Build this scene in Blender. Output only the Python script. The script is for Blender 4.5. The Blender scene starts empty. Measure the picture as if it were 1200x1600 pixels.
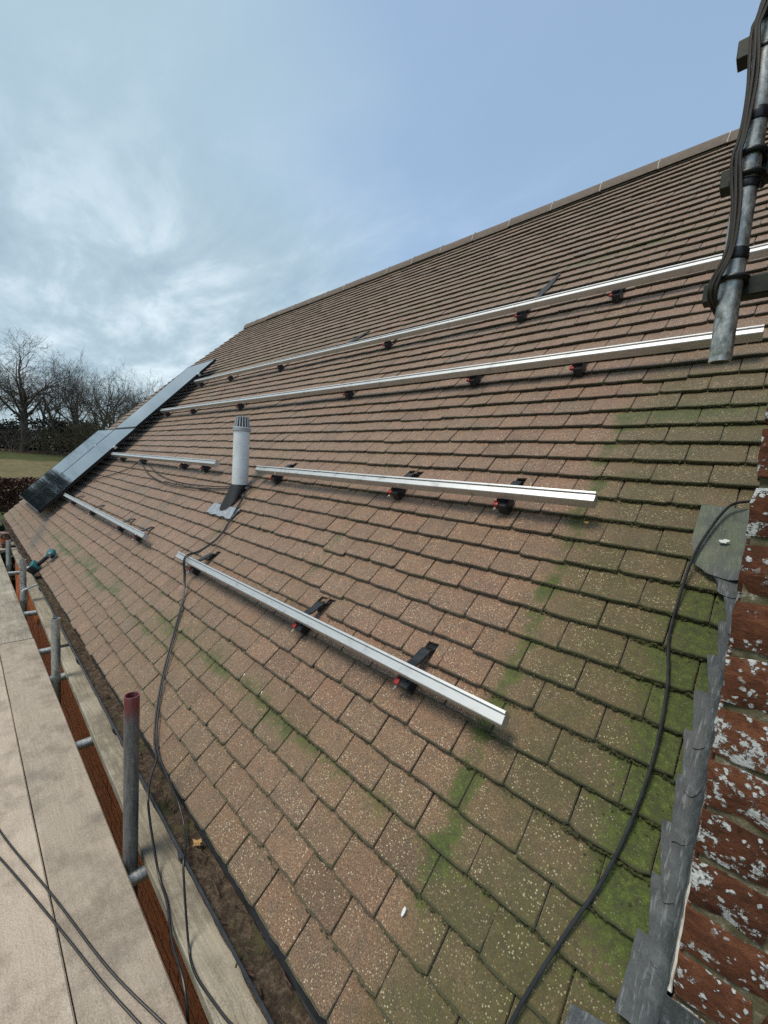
import bpy, bmesh, math, random
from mathutils import Vector, Matrix, noise as mnoise

random.seed(7)
SC = bpy.context.scene
COL = SC.collection
R = math.radians

# ------------------------------------------------------------------ camera, sky, sun, exposure
cam_d = bpy.data.cameras.new('camera')
cam = bpy.data.objects.new('camera', cam_d)
COL.objects.link(cam)
right = Vector((0.71604642, 0.69448527, 0.07048208))
down = Vector((0.12087336, -0.02391115, -0.99237991))
fwd = Vector((-0.68750793, 0.71910949, -0.10106626))
rot = Matrix((right, -down, -fwd)).transposed()
CAM = Vector((0.84130, -0.54629, 1.24396))
cam.matrix_world = Matrix.Translation(CAM) @ rot.to_4x4()
cam_d.sensor_fit = 'VERTICAL'
cam_d.sensor_height = 36.0
FPX = 643.44
cam_d.lens = FPX / 1600.0 * 36.0
cam_d.clip_start = 0.02
cam_d.clip_end = 3000
SC.camera = cam

SUN_EL, SUN_AZ = R(63), R(196)          # azimuth measured clockwise from +Y
world = bpy.data.worlds.new('World')
SC.world = world
world.use_nodes = True

sun_d = bpy.data.lights.new('sun', 'SUN')
sun_d.energy = 1.5
sun_d.angle = R(20)
sun_d.color = (1.0, 0.91, 0.78)
sun = bpy.data.objects.new('sun', sun_d)
COL.objects.link(sun)
sdir = Vector((math.sin(SUN_AZ) * math.cos(SUN_EL), math.cos(SUN_AZ) * math.cos(SUN_EL), math.sin(SUN_EL)))
sun.rotation_euler = (-sdir).to_track_quat('-Z', 'Y').to_euler()

vs = SC.view_settings
vs.view_transform = 'Standard'
vs.look = 'None'
vs.exposure = 0.72
vs.gamma = 1.0
vs.use_curve_mapping = False
SC.cycles.use_denoising = False
SC.cycles.max_bounces = 5
SC.cycles.use_adaptive_sampling = True
SC.cycles.adaptive_threshold = 0.012
SC.cycles.diffuse_bounces = 2
SC.cycles.glossy_bounces = 3


# ------------------------------------------------------------------ node helper
class NT:
    def __init__(self, tree):
        self.t = tree
        self.n = tree.nodes
        self.l = tree.links

    def node(self, typ, **kw):
        nd = self.n.new(typ)
        for k, v in kw.items():
            setattr(nd, k, v)
        return nd

    def put(self, sock, val):
        if val is None:
            return
        if isinstance(val, bpy.types.NodeSocket):
            self.l.new(val, sock)
        else:
            if sock.type == 'RGBA' and len(val) == 3:
                val = (*val, 1.0)
            sock.default_value = val

    def math(self, op, a, b=None, c=None, clamp=False):
        nd = self.node('ShaderNodeMath', operation=op, use_clamp=clamp)
        self.put(nd.inputs[0], a)
        self.put(nd.inputs[1], b)
        self.put(nd.inputs[2], c)
        return nd.outputs[0]

    def add(self, a, b): return self.math('ADD', a, b)
    def sub(self, a, b): return self.math('SUBTRACT', a, b)
    def mul(self, a, b): return self.math('MULTIPLY', a, b)

    def total(self, items):
        r = items[0]
        for i in items[1:]:
            r = self.add(r, i)
        return r

    def vmath(self, op, a, b=None, out=0):
        nd = self.node('ShaderNodeVectorMath', operation=op)
        self.put(nd.inputs[0], a)
        if b is not None:
            self.put(nd.inputs[1], b)
        return nd.outputs['Value'] if op in ('DOT_PRODUCT', 'LENGTH') else nd.outputs[0]

    def vscale(self, a, s):
        nd = self.node('ShaderNodeVectorMath', operation='MULTIPLY')
        self.put(nd.inputs[0], a)
        nd.inputs[1].default_value = s if not isinstance(s, (int, float)) else (s, s, s)
        return nd.outputs[0]

    def step(self, x, a, b):
        nd = self.node('ShaderNodeMapRange', interpolation_type='SMOOTHSTEP')
        self.put(nd.inputs[0], x)
        nd.inputs[1].default_value = a
        nd.inputs[2].default_value = b
        return nd.outputs[0]

    def lin(self, x, a, b, c, d):
        nd = self.node('ShaderNodeMapRange')
        self.put(nd.inputs[0], x)
        for i, v in enumerate((a, b, c, d)):
            nd.inputs[1 + i].default_value = v
        return nd.outputs[0]

    def noise(self, vec, scale, detail=4, rough=0.55, dist=0.0, out='Fac'):
        nd = self.node('ShaderNodeTexNoise')
        self.put(nd.inputs['Vector'], vec)
        nd.inputs['Scale'].default_value = scale
        nd.inputs['Detail'].default_value = detail
        nd.inputs['Roughness'].default_value = rough
        nd.inputs['Distortion'].default_value = dist
        return nd.outputs[out]

    def vor(self, vec, scale, out='Distance', feature='F1', rnd=1.0):
        nd = self.node('ShaderNodeTexVoronoi', feature=feature)
        self.put(nd.inputs['Vector'], vec)
        nd.inputs['Scale'].default_value = scale
        nd.inputs['Randomness'].default_value = rnd
        return nd.outputs[out]

    def mix(self, f, a, b, blend='MIX'):
        nd = self.node('ShaderNodeMix', data_type='RGBA', blend_type=blend)
        self.put(nd.inputs[0], f)
        self.put(nd.inputs[6], a)
        self.put(nd.inputs[7], b)
        return nd.outputs[2]

    def ramp(self, f, stops):
        nd = self.node('ShaderNodeValToRGB')
        el = nd.color_ramp.elements
        while len(el) < len(stops):
            el.new(0.5)
        for e, (p, c) in zip(el, stops):
            e.position = p
            e.color = (*c, 1.0)
        self.put(nd.inputs[0], f)
        return nd.outputs[0]

    def bump(self, h, strength=0.5, dist=0.002, normal=None):
        nd = self.node('ShaderNodeBump')
        nd.inputs['Strength'].default_value = strength
        nd.inputs['Distance'].default_value = dist
        self.put(nd.inputs['Height'], h)
        if normal is not None:
            self.put(nd.inputs['Normal'], normal)
        return nd.outputs[0]


def material(name):
    m = bpy.data.materials.new(name)
    m.use_nodes = True
    t = NT(m.node_tree)
    b = m.node_tree.nodes['Principled BSDF']
    return m, t, b


def set_b(t, b, color=None, rough=0.6, metal=0.0, normal=None, spec=None):
    if color is not None:
        t.put(b.inputs['Base Color'], color)
    t.put(b.inputs['Roughness'], rough)
    t.put(b.inputs['Metallic'], metal)
    if normal is not None:
        t.put(b.inputs['Normal'], normal)
    if spec is not None:
        b.inputs['Specular IOR Level'].default_value = spec


# ------------------------------------------------------------------ world shader: blue sky with a drifting cloud sheet
def build_world():
    t = NT(world.node_tree)
    bg = world.node_tree.nodes['Background']
    out = world.node_tree.nodes['World Output']
    sky = t.node('ShaderNodeTexSky', sky_type='NISHITA')
    sky.sun_disc = False
    sky.sun_elevation = SUN_EL
    sky.sun_rotation = SUN_AZ
    sky.air_density = 1.0
    sky.dust_density = 1.2
    sky.ozone_density = 1.2
    t.put(bg.inputs['Color'], sky.outputs[0])
    bg.inputs['Strength'].default_value = 0.14
    d = t.node('ShaderNodeTexCoord').outputs['Generated']
    sep = t.node('ShaderNodeSeparateXYZ')
    t.put(sep.inputs[0], d)
    z = t.math('MAXIMUM', sep.outputs[2], 0.0)
    k = t.math('DIVIDE', 1.0, t.add(z, 0.22))
    cx = t.mul(sep.outputs[0], k)
    cy = t.mul(sep.outputs[1], k)
    cmb = t.node('ShaderNodeCombineXYZ')
    t.put(cmb.inputs[0], cx)
    t.put(cmb.inputs[1], cy)
    P = cmb.outputs[0]
    st = t.vmath('MULTIPLY', P, (0.75, 1.5, 1.0))
    n1 = t.noise(st, 1.05, 7, 0.56, 0.5)
    n2 = t.noise(t.vmath('MULTIPLY', t.vmath('ADD', P, (3.1, 7.7, 0.4)), (0.8, 1.5, 1.0)), 2.4, 8, 0.62, 0.3)
    n3 = t.noise(t.vmath('ADD', P, (9.1, 1.7, 2.4)), 0.8, 4, 0.5, 0.2)
    # the cloud sheet is thick towards the west and thins out overhead and to the north
    side = t.vmath('DOT_PRODUCT', d, (-0.80, -0.52, -0.30))
    cover = t.total([t.mul(n1, 0.95), t.mul(n2, 0.30), t.mul(side, 0.50)])
    mask = t.mul(t.step(cover, 0.30, 1.25), 0.95)
    veil = t.step(t.add(t.mul(n3, 0.7), t.mul(side, 0.80)), 0.02, 0.66)
    mask = t.math('MAXIMUM', mask, t.mul(veil, 0.92))
    low = t.step(z, 0.42, 0.02)
    mask = t.math('MAXIMUM', mask, t.mul(low, 0.80))
    mask = t.math('MINIMUM', t.math('MAXIMUM', mask, 0.42), 1.0)
    core = t.vmath('DOT_PRODUCT', d, (-0.74, 0.50, 0.45))
    shade = t.total([t.mul(n2, 0.62), t.mul(n1, 0.25), t.mul(t.step(core, 0.72, 1.0), 0.14), t.mul(low, 0.06)])
    ccol = t.ramp(t.step(shade, 0.42, 0.74), [(0.0, (0.225, 0.305, 0.355)), (0.45, (0.300, 0.385, 0.430)), (1.0, (0.49, 0.565, 0.60))])
    ccol = t.mix(t.mul(t.step(z, 0.28, 0.62), 0.85), ccol, (0.275, 0.370, 0.430))
    cbg = t.node('ShaderNodeBackground')
    t.put(cbg.inputs[0], ccol)
    cbg.inputs[1].default_value = 1.0
    mx = t.node('ShaderNodeMixShader')
    t.put(mx.inputs[0], mask)
    t.l.new(bg.outputs[0], mx.inputs[1])
    t.l.new(cbg.outputs[0], mx.inputs[2])
    t.l.new(mx.outputs[0], out.inputs[0])


build_world()

# ------------------------------------------------------------------ roof frame
TH = R(47.271)
CT, ST = math.cos(TH), math.sin(TH)
TW, TG = 0.165, 0.10229          # tile width and gauge
ROOF = Matrix(((1, 0, 0, 0), (0, CT, -ST, 0), (0, ST, CT, 0), (0, 0, 0, 1)))
VERGE, RIDGE_V = -8.84, 5.425
VERGE_TOP = -7.42
RIGHT_END = 2.6
CHX0, CHX1, CHY0, CHY1 = 0.806, 1.46, 0.275, 1.12


def rw(u, v, n=0.0):
    return Vector((u, v * CT - n * ST, v * ST + n * CT))


def verge(v):
    """the far verge runs in slightly towards the ridge"""
    K = ((0.0, VERGE), (2.6, -8.80), (3.45, -8.56), (4.24, -8.19), (RIDGE_V, VERGE_TOP))
    for (a, x0), (b, x1) in zip(K, K[1:]):
        if v <= b:
            return x0 + (x1 - x0) * (v - a) / (b - a)
    return VERGE_TOP


def project(p):
    q = p - CAM
    zc = q.dot(fwd)
    if zc < 0.05:
        return None
    return (600 + FPX * q.dot(right) / zc, 800 + FPX * q.dot(down) / zc)


# ------------------------------------------------------------------ object helpers
def set_props(o, label=None, category=None, group=None, kind=None):
    if label: o['label'] = label
    if category: o['category'] = category
    if group: o['group'] = group
    if kind: o['kind'] = kind
    return o


def link(o, parent=None):
    COL.objects.link(o)
    if parent is not None:
        o.parent = parent
        o.matrix_parent_inverse = parent_world(parent).inverted()
    return o


def parent_world(o):
    m = o.matrix_basis.copy()
    if o.parent is not None:
        m = parent_world(o.parent) @ o.matrix_parent_inverse @ m
    return m


def empty(name, loc, label, category, group=None):
    o = bpy.data.objects.new(name, None)
    o.empty_display_size = 0.1
    o.location = loc
    COL.objects.link(o)
    return set_props(o, label, category, group)


def shade_smooth(me, angle=None):
    for p in me.polygons:
        p.use_smooth = True
    if angle is not None:
        me.set_sharp_from_angle(angle=R(angle))


def mesh_obj(name, verts, faces, mat, parent=None, smooth=None):
    me = bpy.data.meshes.new(name)
    me.from_pydata([tuple(v) for v in verts], [], faces)
    me.update()
    me.materials.append(mat)
    if smooth is not None:
        shade_smooth(me, smooth)
    return link(bpy.data.objects.new(name, me), parent)


def bm_obj(name, bm, mat, parent=None, smooth=None):
    bmesh.ops.recalc_face_normals(bm, faces=bm.faces)
    me = bpy.data.meshes.new(name)
    bm.to_mesh(me)
    bm.free()
    me.materials.append(mat)
    if smooth is not None:
        shade_smooth(me, smooth)
    return link(bpy.data.objects.new(name, me), parent)


def box_bm(x0, x1, y0, y1, z0, z1, M=None, bevel=0.0, seg=1, bm=None):
    own = bm is None
    if own: bm = bmesh.new()
    vs_ = [bm.verts.new((x, y, z)) for x in (x0, x1) for y in (y0, y1) for z in (z0, z1)]
    f = [(0, 1, 3, 2), (4, 6, 7, 5), (0, 4, 5, 1), (2, 3, 7, 6), (0, 2, 6, 4), (1, 5, 7, 3)]
    fs = [bm.faces.new([vs_[i] for i in q]) for q in f]
    if bevel > 0:
        ed = list({e for q in fs for e in q.edges})
        r = bmesh.ops.bevel(bm, geom=ed, offset=bevel, segments=seg, affect='EDGES', profile=0.5)
        vs_ = list({v for v in vs_ if v.is_valid} | set(r['verts']))
    if M is not None:
        bmesh.ops.transform(bm, matrix=M, verts=vs_)
    return bm


def catmull(pts, n=6):
    pts = [Vector(p) for p in pts]
    P = [pts[0] * 2 - pts[1]] + pts + [pts[-1] * 2 - pts[-2]]
    out = []
    for i in range(1, len(P) - 2):
        for k in range(n):
            s = k / n
            a, b, c, d = P[i - 1], P[i], P[i + 1], P[i + 2]
            out.append(0.5 * ((2 * b) + (c - a) * s + (2 * a - 5 * b + 4 * c - d) * s * s + (3 * b - a - 3 * c + d) * s ** 3))
    out.append(pts[-1])
    return out


def tube_data(path, rad, seg=8, cap=True, V=None, F=None):
    V = [] if V is None else V
    F = [] if F is None else F
    rads = rad if isinstance(rad, (list, tuple)) else [rad] * len(path)
    up = None
    rings = []
    for i, p in enumerate(path):
        d = (path[min(i + 1, len(path) - 1)] - path[max(i - 1, 0)])
        d = d.normalized() if d.length > 1e-9 else Vector((0, 0, 1))
        if up is None:
            a = Vector((0, 0, 1)) if abs(d.z) < 0.9 else Vector((1, 0, 0))
            up = d.cross(a).normalized()
        up = (up - d * up.dot(d))
        up = up.normalized() if up.length > 1e-6 else d.orthogonal().normalized()
        sd = d.cross(up)
        base = len(V)
        for k in range(seg):
            a = 2 * math.pi * k / seg
            V.append(p + (up * math.cos(a) + sd * math.sin(a)) * rads[i])
        rings.append(base)
    for a, b in zip(rings, rings[1:]):
        for k in range(seg):
            F.append((a + k, a + (k + 1) % seg, b + (k + 1) % seg, b + k))
    if cap:
        F.append(tuple(rings[0] + k for k in reversed(range(seg))))
        F.append(tuple(rings[-1] + k for k in range(seg)))
    return V, F


def tube(name, path, rad, mat, parent=None, seg=8, smooth=40):
    V, F = tube_data(path, rad, seg)
    return mesh_obj(name, V, F, mat, parent, smooth)


def lathe(name, prof, center, mat, parent=None, seg=24, axis=None, smooth=35, closed=False):
    """prof: list of (radius, height) revolved round the axis through center"""
    ax = Vector((0, 0, 1)) if axis is None else axis.normalized()
    a = ax.orthogonal().normalized()
    b = ax.cross(a)
    V, F = [], []
    for r, h in prof:
        for k in range(seg):
            t = 2 * math.pi * k / seg
            V.append(Vector(center) + ax * h + (a * math.cos(t) + b * math.sin(t)) * r)
    n = len(prof)
    rng = range(n if closed else n - 1)
    for i in rng:
        j = (i + 1) % n
        for k in range(seg):
            F.append((i * seg + k, i * seg + (k + 1) % seg, j * seg + (k + 1) % seg, j * seg + k))
    if not closed:
        F.append(tuple(reversed(range(seg))))
        F.append(tuple((n - 1) * seg + k for k in range(seg)))
    return mesh_obj(name, V, F, mat, parent, smooth)


# ------------------------------------------------------------------ materials
def uv_pos(t):
    g = t.node('ShaderNodeNewGeometry')
    pos = g.outputs['Position']
    sep = t.node('ShaderNodeSeparateXYZ')
    t.put(sep.inputs[0], pos)
    v = t.vmath('DOT_PRODUCT', pos, (0, CT, ST))
    return pos, sep.outputs[0], v


def gauss(t, x, c, w):
    q = t.math('DIVIDE', t.sub(x, c), w)
    return t.math('POWER', 2.718, t.mul(t.mul(q, q), -1.0))


def window(t, x, a, b, s):
    return t.mul(t.step(x, a - s, a + s), t.step(x, b + s, b - s))


def mat_tile():
    m, t, b = material('concrete_tile')
    pos, u, v = uv_pos(t)
    at = t.node('ShaderNodeAttribute', attribute_type='GEOMETRY', attribute_name='rnd')
    ao = t.node('ShaderNodeAttribute', attribute_type='OBJECT', attribute_name='rnd')
    rnd = t.add(at.outputs['Fac'], ao.outputs['Fac'])
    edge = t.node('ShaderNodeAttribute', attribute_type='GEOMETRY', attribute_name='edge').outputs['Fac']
    off = t.node('ShaderNodeCombineXYZ')
    t.put(off.inputs[0], t.mul(rnd, 37.0))
    p2 = t.vmath('ADD', pos, off.outputs[0])
    base = t.ramp(rnd, [(0.0, (0.140, 0.076, 0.043)), (0.22, (0.232, 0.120, 0.068)), (0.48, (0.200, 0.116, 0.069)), (0.78, (0.256, 0.138, 0.080)), (1.0, (0.168, 0.108, 0.068))])
    big = t.noise(pos, 1.7, 3, 0.5)
    base = t.mix(t.step(big, 0.40, 0.66), base, (0.214, 0.124, 0.066))
    mid = t.noise(p2, 22, 5, 0.62)
    base = t.mix(t.mul(t.step(mid, 0.45, 0.70), 0.55), base, (0.110, 0.078, 0.055))
    grain = t.noise(p2, 300, 3, 0.75)
    base = t.mix(0.85, base, t.ramp(grain, [(0.36, (0.08, 0.08, 0.08)), (0.50, (0.46, 0.46, 0.46)), (0.65, (0.92, 0.92, 0.92))]), 'OVERLAY')
    # pale aggregate
    wv = t.vmath('ADD', p2, t.vscale(t.noise(p2, 420, 2, 0.6, out='Color'), 0.0036))

    def specks(scale, lo, hi, soft):
        vd = t.node('ShaderNodeTexVoronoi')
        t.put(vd.inputs['Vector'], wv)
        vd.inputs['Scale'].default_value = scale
        cs = t.node('ShaderNodeSeparateColor')
        t.put(cs.inputs[0], vd.outputs['Color'])
        return t.step(t.sub(t.lin(cs.outputs[0], 0.0, 1.0, lo, hi), vd.outputs['Distance']), 0.0, soft), cs.outputs[1]
    spk, hue = specks(200, -0.12, 0.46, 0.08)
    sp2, hue2 = specks(330, -0.06, 0.46, 0.10)
    worn = t.step(t.noise(p2, 10, 4, 0.6), 0.36, 0.62)
    spk = t.mul(spk, t.lin(worn, 0, 1, 0.25, 1.0))
    base = t.mix(t.mul(sp2, 0.62), base, t.mix(hue2, (0.32, 0.22, 0.125), (0.52, 0.42, 0.27)))
    base = t.mix(t.mul(spk, 0.95), base, t.mix(hue, (0.50, 0.38, 0.22), (0.72, 0.63, 0.45)))
    # algae and moss: streaks down the slope, a film by the chimney, bands along some courses
    wob = t.mul(t.sub(t.noise(pos, 5.0, 3, 0.6), 0.5), 0.09)
    uw = t.add(u, wob)
    vw = t.add(v, t.mul(t.sub(t.noise(pos, 3.3, 2, 0.5), 0.5), 0.10))
    patch = t.noise(pos, 9.5, 6, 0.66)
    fine = t.noise(pos, 60, 5, 0.7)
    vfine = t.noise(pos, 330, 3, 0.7)
    rowf = t.math('FRACT', t.math('DIVIDE', t.add(v, 0.002), TG))
    head = t.lin(t.step(t.add(rowf, t.mul(t.sub(fine, 0.5), 0.5)), 0.35, 1.0), 0, 1, 0.55, 1.35)
    pert = t.lin(t.math('FRACT', t.mul(rnd, 7.31)), 0, 1, 0.45, 1.25)
    streaks = [t.mul(t.mul(gauss(t, uw, c, w), window(t, v, a, b2, 0.22)), k) for c, w, a, b2, k in (
        (0.315, 0.046, 0.30, 2.05, 0.80), (-0.79, 0.032, 0.75, 2.0, 0.50), (-1.93, 0.036, 0.35, 2.0, 0.52),
        (-3.05, 0.045, 0.75, 1.75, 0.50), (-2.0, 0.030, 1.55, 2.0, 0.45))]
    film = t.mul(t.mul(t.step(uw, 0.22, 0.48), window(t, v, -0.1, 2.5, 0.35)), 0.70)
    film = t.add(film, t.mul(t.mul(t.step(vw, 0.80, 0.05), t.step(u, -4.0, -1.0)), 0.22))
    thick = t.mul(t.mul(t.step(uw, 0.57, 0.72), window(t, v, 0.42, 1.36, 0.14)), 0.80)
    bands = [t.mul(t.mul(gauss(t, vw, c, w), window(t, u, a, b2, 0.30)), k) for c, w, a, b2, k in (
        (0.40, 0.085, -1.75, 0.30, 0.74), (0.32, 0.10, -5.4, -2.4, 0.85), (0.28, 0.08, -2.4, -1.5, 0.5), (3.86, 0.075, -2.2, 0.9, 0.62),
        (3.62, 0.12, -7.8, -2.4, 0.55), (0.12, 0.16, -8.8, -5.0, 0.45), (2.10, 0.070, 0.30, 0.80, 1.0), (4.9, 0.25, -7.5, 1.0, 0.25))]
    zone = t.total([t.mul(t.total(streaks), t.lin(patch, 0.36, 0.64, 0.45, 1.2)), thick, t.mul(t.total(bands), t.mul(t.lin(patch, 0.35, 0.65, 0.45, 1.15), pert)), t.mul(film, 0.28)])
    grow_ = t.total([zone, t.mul(t.sub(head, 0.9), 0.38), t.mul(t.sub(fine, 0.5), 1.25), t.mul(t.sub(vfine, 0.5), 0.8)])
    mos = t.mul(t.step(grow_, 0.38, 0.78), t.step(zone, 0.04, 0.30))
    mos = t.add(t.mul(mos, 0.66), t.mul(t.math('MINIMUM', zone, 1.0), 0.30))
    film = t.mul(film, t.lin(patch, 0.3, 0.7, 0.65, 1.25))
    film = t.mul(film, t.lin(vfine, 0.35, 0.65, 0.70, 1.25))
    fcol = t.mix(t.mul(spk, 0.85), t.ramp(fine, [(0.3, (0.036, 0.036, 0.006)), (0.7, (0.082, 0.080, 0.014))]), (0.50, 0.45, 0.26))
    base = t.mix(t.math('MINIMUM', film, 0.9), base, fcol)
    mcol = t.ramp(t.add(t.mul(fine, 0.6), t.mul(vfine, 0.4)), [(0.36, (0.016, 0.023, 0.002)), (0.52, (0.050, 0.074, 0.003)), (0.68, (0.112, 0.158, 0.006))])
    mcol = t.mix(t.mul(spk, 0.25), mcol, (0.30, 0.30, 0.12))
    col = t.mix(mos, base, mcol)
    # dark shadow area below the panel corner, painted into the tile colour
    shadow_patch = t.mul(t.mul(gauss(t, t.add(uw, t.mul(v, 1.4)), -5.40, 0.26), gauss(t, vw, 0.20, 0.15)), 0.75)
    col = t.mix(shadow_patch, col, (0.055, 0.048, 0.040))
    # moss and dirt on the tile tails, darkened further as painted course shadow
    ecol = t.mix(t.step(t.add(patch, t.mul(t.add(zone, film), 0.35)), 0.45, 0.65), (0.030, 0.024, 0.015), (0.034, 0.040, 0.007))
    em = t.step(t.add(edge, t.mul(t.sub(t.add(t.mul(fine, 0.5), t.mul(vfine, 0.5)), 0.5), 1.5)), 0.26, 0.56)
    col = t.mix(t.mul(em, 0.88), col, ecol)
    nrm = t.bump(t.add(grain, t.mul(mid, 0.8)), 0.9, 0.0022)
    set_b(t, b, col, t.lin(grain, 0.3, 0.7, 0.55, 0.78), 0.0, nrm, 0.5)
    b.inputs['Sheen Weight'].default_value = 0.45
    b.inputs['Sheen Roughness'].default_value = 0.45
    b.inputs['Sheen Tint'].default_value = (0.95, 0.80, 0.68, 1.0)
    return m


def mat_simple(name, color, rough=0.5, metal=0.0, var=0.25, scale=30, bump=0.0, bscale=200, stretch=None, spec=None):
    m, t, b = material(name)
    tc = t.node('ShaderNodeNewGeometry').outputs['Position']
    if stretch: tc = t.vmath('MULTIPLY', tc, stretch)
    n = t.noise(tc, scale, 5, 0.6)
    dark = tuple(c * (1 - var) for c in color)
    lite = tuple(min(1, c * (1 + var)) for c in color)
    col = t.ramp(n, [(0.3, dark), (0.7, lite)])
    nrm = None
    if bump > 0:
        nrm = t.bump(t.noise(tc, bscale, 4, 0.6), bump, 0.001)
    set_b(t, b, col, t.lin(n, 0.3, 0.7, max(0.02, rough * 0.8), min(1, rough * 1.2)), metal, nrm, spec)
    return m


def mat_alu():
    m, t, b = material('mill_aluminium')
    p = t.node('ShaderNodeNewGeometry').outputs['Position']
    st = t.vmath('MULTIPLY', p, (3.0, 90.0, 90.0))
    n = t.noise(st, 6, 4, 0.6)
    d = t.noise(p, 12, 5, 0.7)
    col = t.mix(t.step(d, 0.52, 0.80), (0.60, 0.61, 0.60), (0.34, 0.34, 0.325))
    specks = t.step(t.vor(p, 160), 0.10, 0.05)
    col = t.mix(t.mul(specks, t.step(d, 0.48, 0.6)), col, (0.16, 0.15, 0.13))
    set_b(t, b, col, t.lin(n, 0.3, 0.7, 0.40, 0.60), 0.8, t.bump(n, 0.12, 0.0006))
    return m


def mat_galv(name='galvanised_steel', c1=(0.36, 0.37, 0.35), c2=(0.58, 0.60, 0.58), grime=(0.13, 0.13, 0.09), rough=0.48, metal=0.85):
    m, t, b = material(name)
    p = t.node('ShaderNodeNewGeometry').outputs['Position']
    n = t.noise(t.vmath('MULTIPLY', p, (1, 1, 0.5)), 95, 5, 0.7)
    g = t.noise(p, 24, 5, 0.65)
    col = t.ramp(n, [(0.32, c1), (0.66, c2)])
    col = t.mix(t.mul(t.step(g, 0.50, 0.72), 0.75), col, grime)
    sc = t.noise(t.vmath('MULTIPLY', p, (1, 1, 0.06)), 170, 3, 0.6)
    col = t.mix(t.mul(t.step(sc, 0.62, 0.72), 0.4), col, (0.7, 0.71, 0.69))
    set_b(t, b, col, t.lin(n, 0.3, 0.7, rough * 0.75, rough * 1.35), metal, t.bump(t.add(n, g), 0.25, 0.0012))
    return m


def mat_post():
    m, t, b = material('scaffold_tube_red_top')
    p = t.node('ShaderNodeNewGeometry').outputs['Position']
    sep = t.node('ShaderNodeSeparateXYZ')
    t.put(sep.inputs[0], p)
    n = t.noise(t.vmath('MULTIPLY', p, (1, 1, 0.12)), 110, 5, 0.7)
    g = t.noise(p, 30, 5, 0.65)
    col = t.ramp(n, [(0.32, (0.10, 0.10, 0.098)), (0.66, (0.235, 0.235, 0.225))])
    col = t.mix(t.mul(t.step(g, 0.55, 0.75), 0.5), col, (0.40, 0.40, 0.39))
    zz = t.add(sep.outputs[2], t.mul(t.sub(n, 0.5), 0.16))
    red = t.mul(t.step(zz, 0.29, 0.37), t.lin(t.step(n, 0.35, 0.65), 0, 1, 0.95, 0.55))
    col = t.mix(red, col, (0.26, 0.045, 0.045))
    set_b(t, b, col, t.lin(n, 0.3, 0.7, 0.42, 0.7), 0.5, t.bump(n, 0.3, 0.001))
    return m


def mat_wood(name, c_dark, c_mid, c_light, grain_scale=1.0, knots=False, rough=0.8, soft=0.0):
    m, t, b = material(name)
    p = t.node('ShaderNodeNewGeometry').outputs['Position']
    oi = t.node('ShaderNodeObjectInfo').outputs['Random']
    o = t.node('ShaderNodeCombineXYZ')
    t.put(o.inputs[0], t.mul(oi, 13.0))
    t.put(o.inputs[1], t.mul(oi, 5.0))
    q = t.vmath('ADD', p, o.outputs[0])
    warp = t.noise(q, 2.2, 3, 0.5)
    yy = t.node('ShaderNodeSeparateXYZ')
    t.put(yy.inputs[0], q)
    ys = t.add(yy.outputs[1], t.mul(warp, 0.10))
    cm = t.node('ShaderNodeCombineXYZ')
    t.put(cm.inputs[0], t.mul(yy.outputs[0], 2.2 * grain_scale))
    t.put(cm.inputs[1], t.mul(ys, 75 * grain_scale))
    t.put(cm.inputs[2], t.mul(yy.outputs[2], 10))
    g = t.noise(cm.outputs[0], 1.6, 6, 0.65, 0.6)
    g2 = t.noise(t.vmath('MULTIPLY', q, (9, 220, 50)), 1.0, 3, 0.6)
    blot = t.noise(q, 6.5, 6, 0.65)
    f = t.add(t.mul(g, 0.62), t.mul(g2, 0.38))
    h = f
    if knots:
        kn = t.vor(t.vmath('MULTIPLY', q, (1.0, 1.35, 0.0)), 4.6)
        kd = t.add(kn, t.mul(t.sub(blot, 0.5), 0.12))
        ring = t.math('SINE', t.mul(kd, 95.0))
        near = t.step(kd, 0.33, 0.10)
        f = t.add(f, t.mul(t.mul(ring, near), 0.13))
        h = f
    col = t.ramp(f, [(0.30, c_dark), (0.50, c_mid), (0.72, c_light)])
    if soft > 0:
        col = t.mix(soft, col, c_mid)
    col = t.mix(t.mul(t.step(blot, 0.44, 0.66), 0.70), col, tuple(c * 0.55 for c in c_mid))
    boot = t.noise(q, 1.9, 6, 0.7, 0.8)
    col = t.mix(t.mul(t.step(boot, 0.53, 0.66), 0.32), col, (0.13, 0.115, 0.095))
    grit = t.noise(q, 210, 4, 0.75)
    col = t.mix(0.55, col, t.ramp(grit, [(0.33, (0.2, 0.2, 0.2)), (0.5, (0.5, 0.5, 0.5)), (0.68, (0.8, 0.8, 0.8))]), 'OVERLAY')
    col = t.mix(t.mul(t.step(t.noise(q, 3.1, 4, 0.6), 0.52, 0.72), 0.35), col, tuple(min(1, c * 1.22) for c in c_light))
    scr = t.noise(t.vmath('MULTIPLY', q, (26, 7, 5)), 4.0, 3, 0.7, 1.5)
    col = t.mix(t.mul(t.step(scr, 0.66, 0.72), 0.45), col, c_dark)
    col = t.mix(t.mul(t.step(t.noise(q, 45, 4, 0.7), 0.64, 0.76), 0.5), col, tuple(c * 0.5 for c in c_dark))
    set_b(t, b, col, rough, 0.0, t.bump(t.add(h, t.mul(blot, 0.5)), 0.45, 0.0025), 0.3)
    return m


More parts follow.
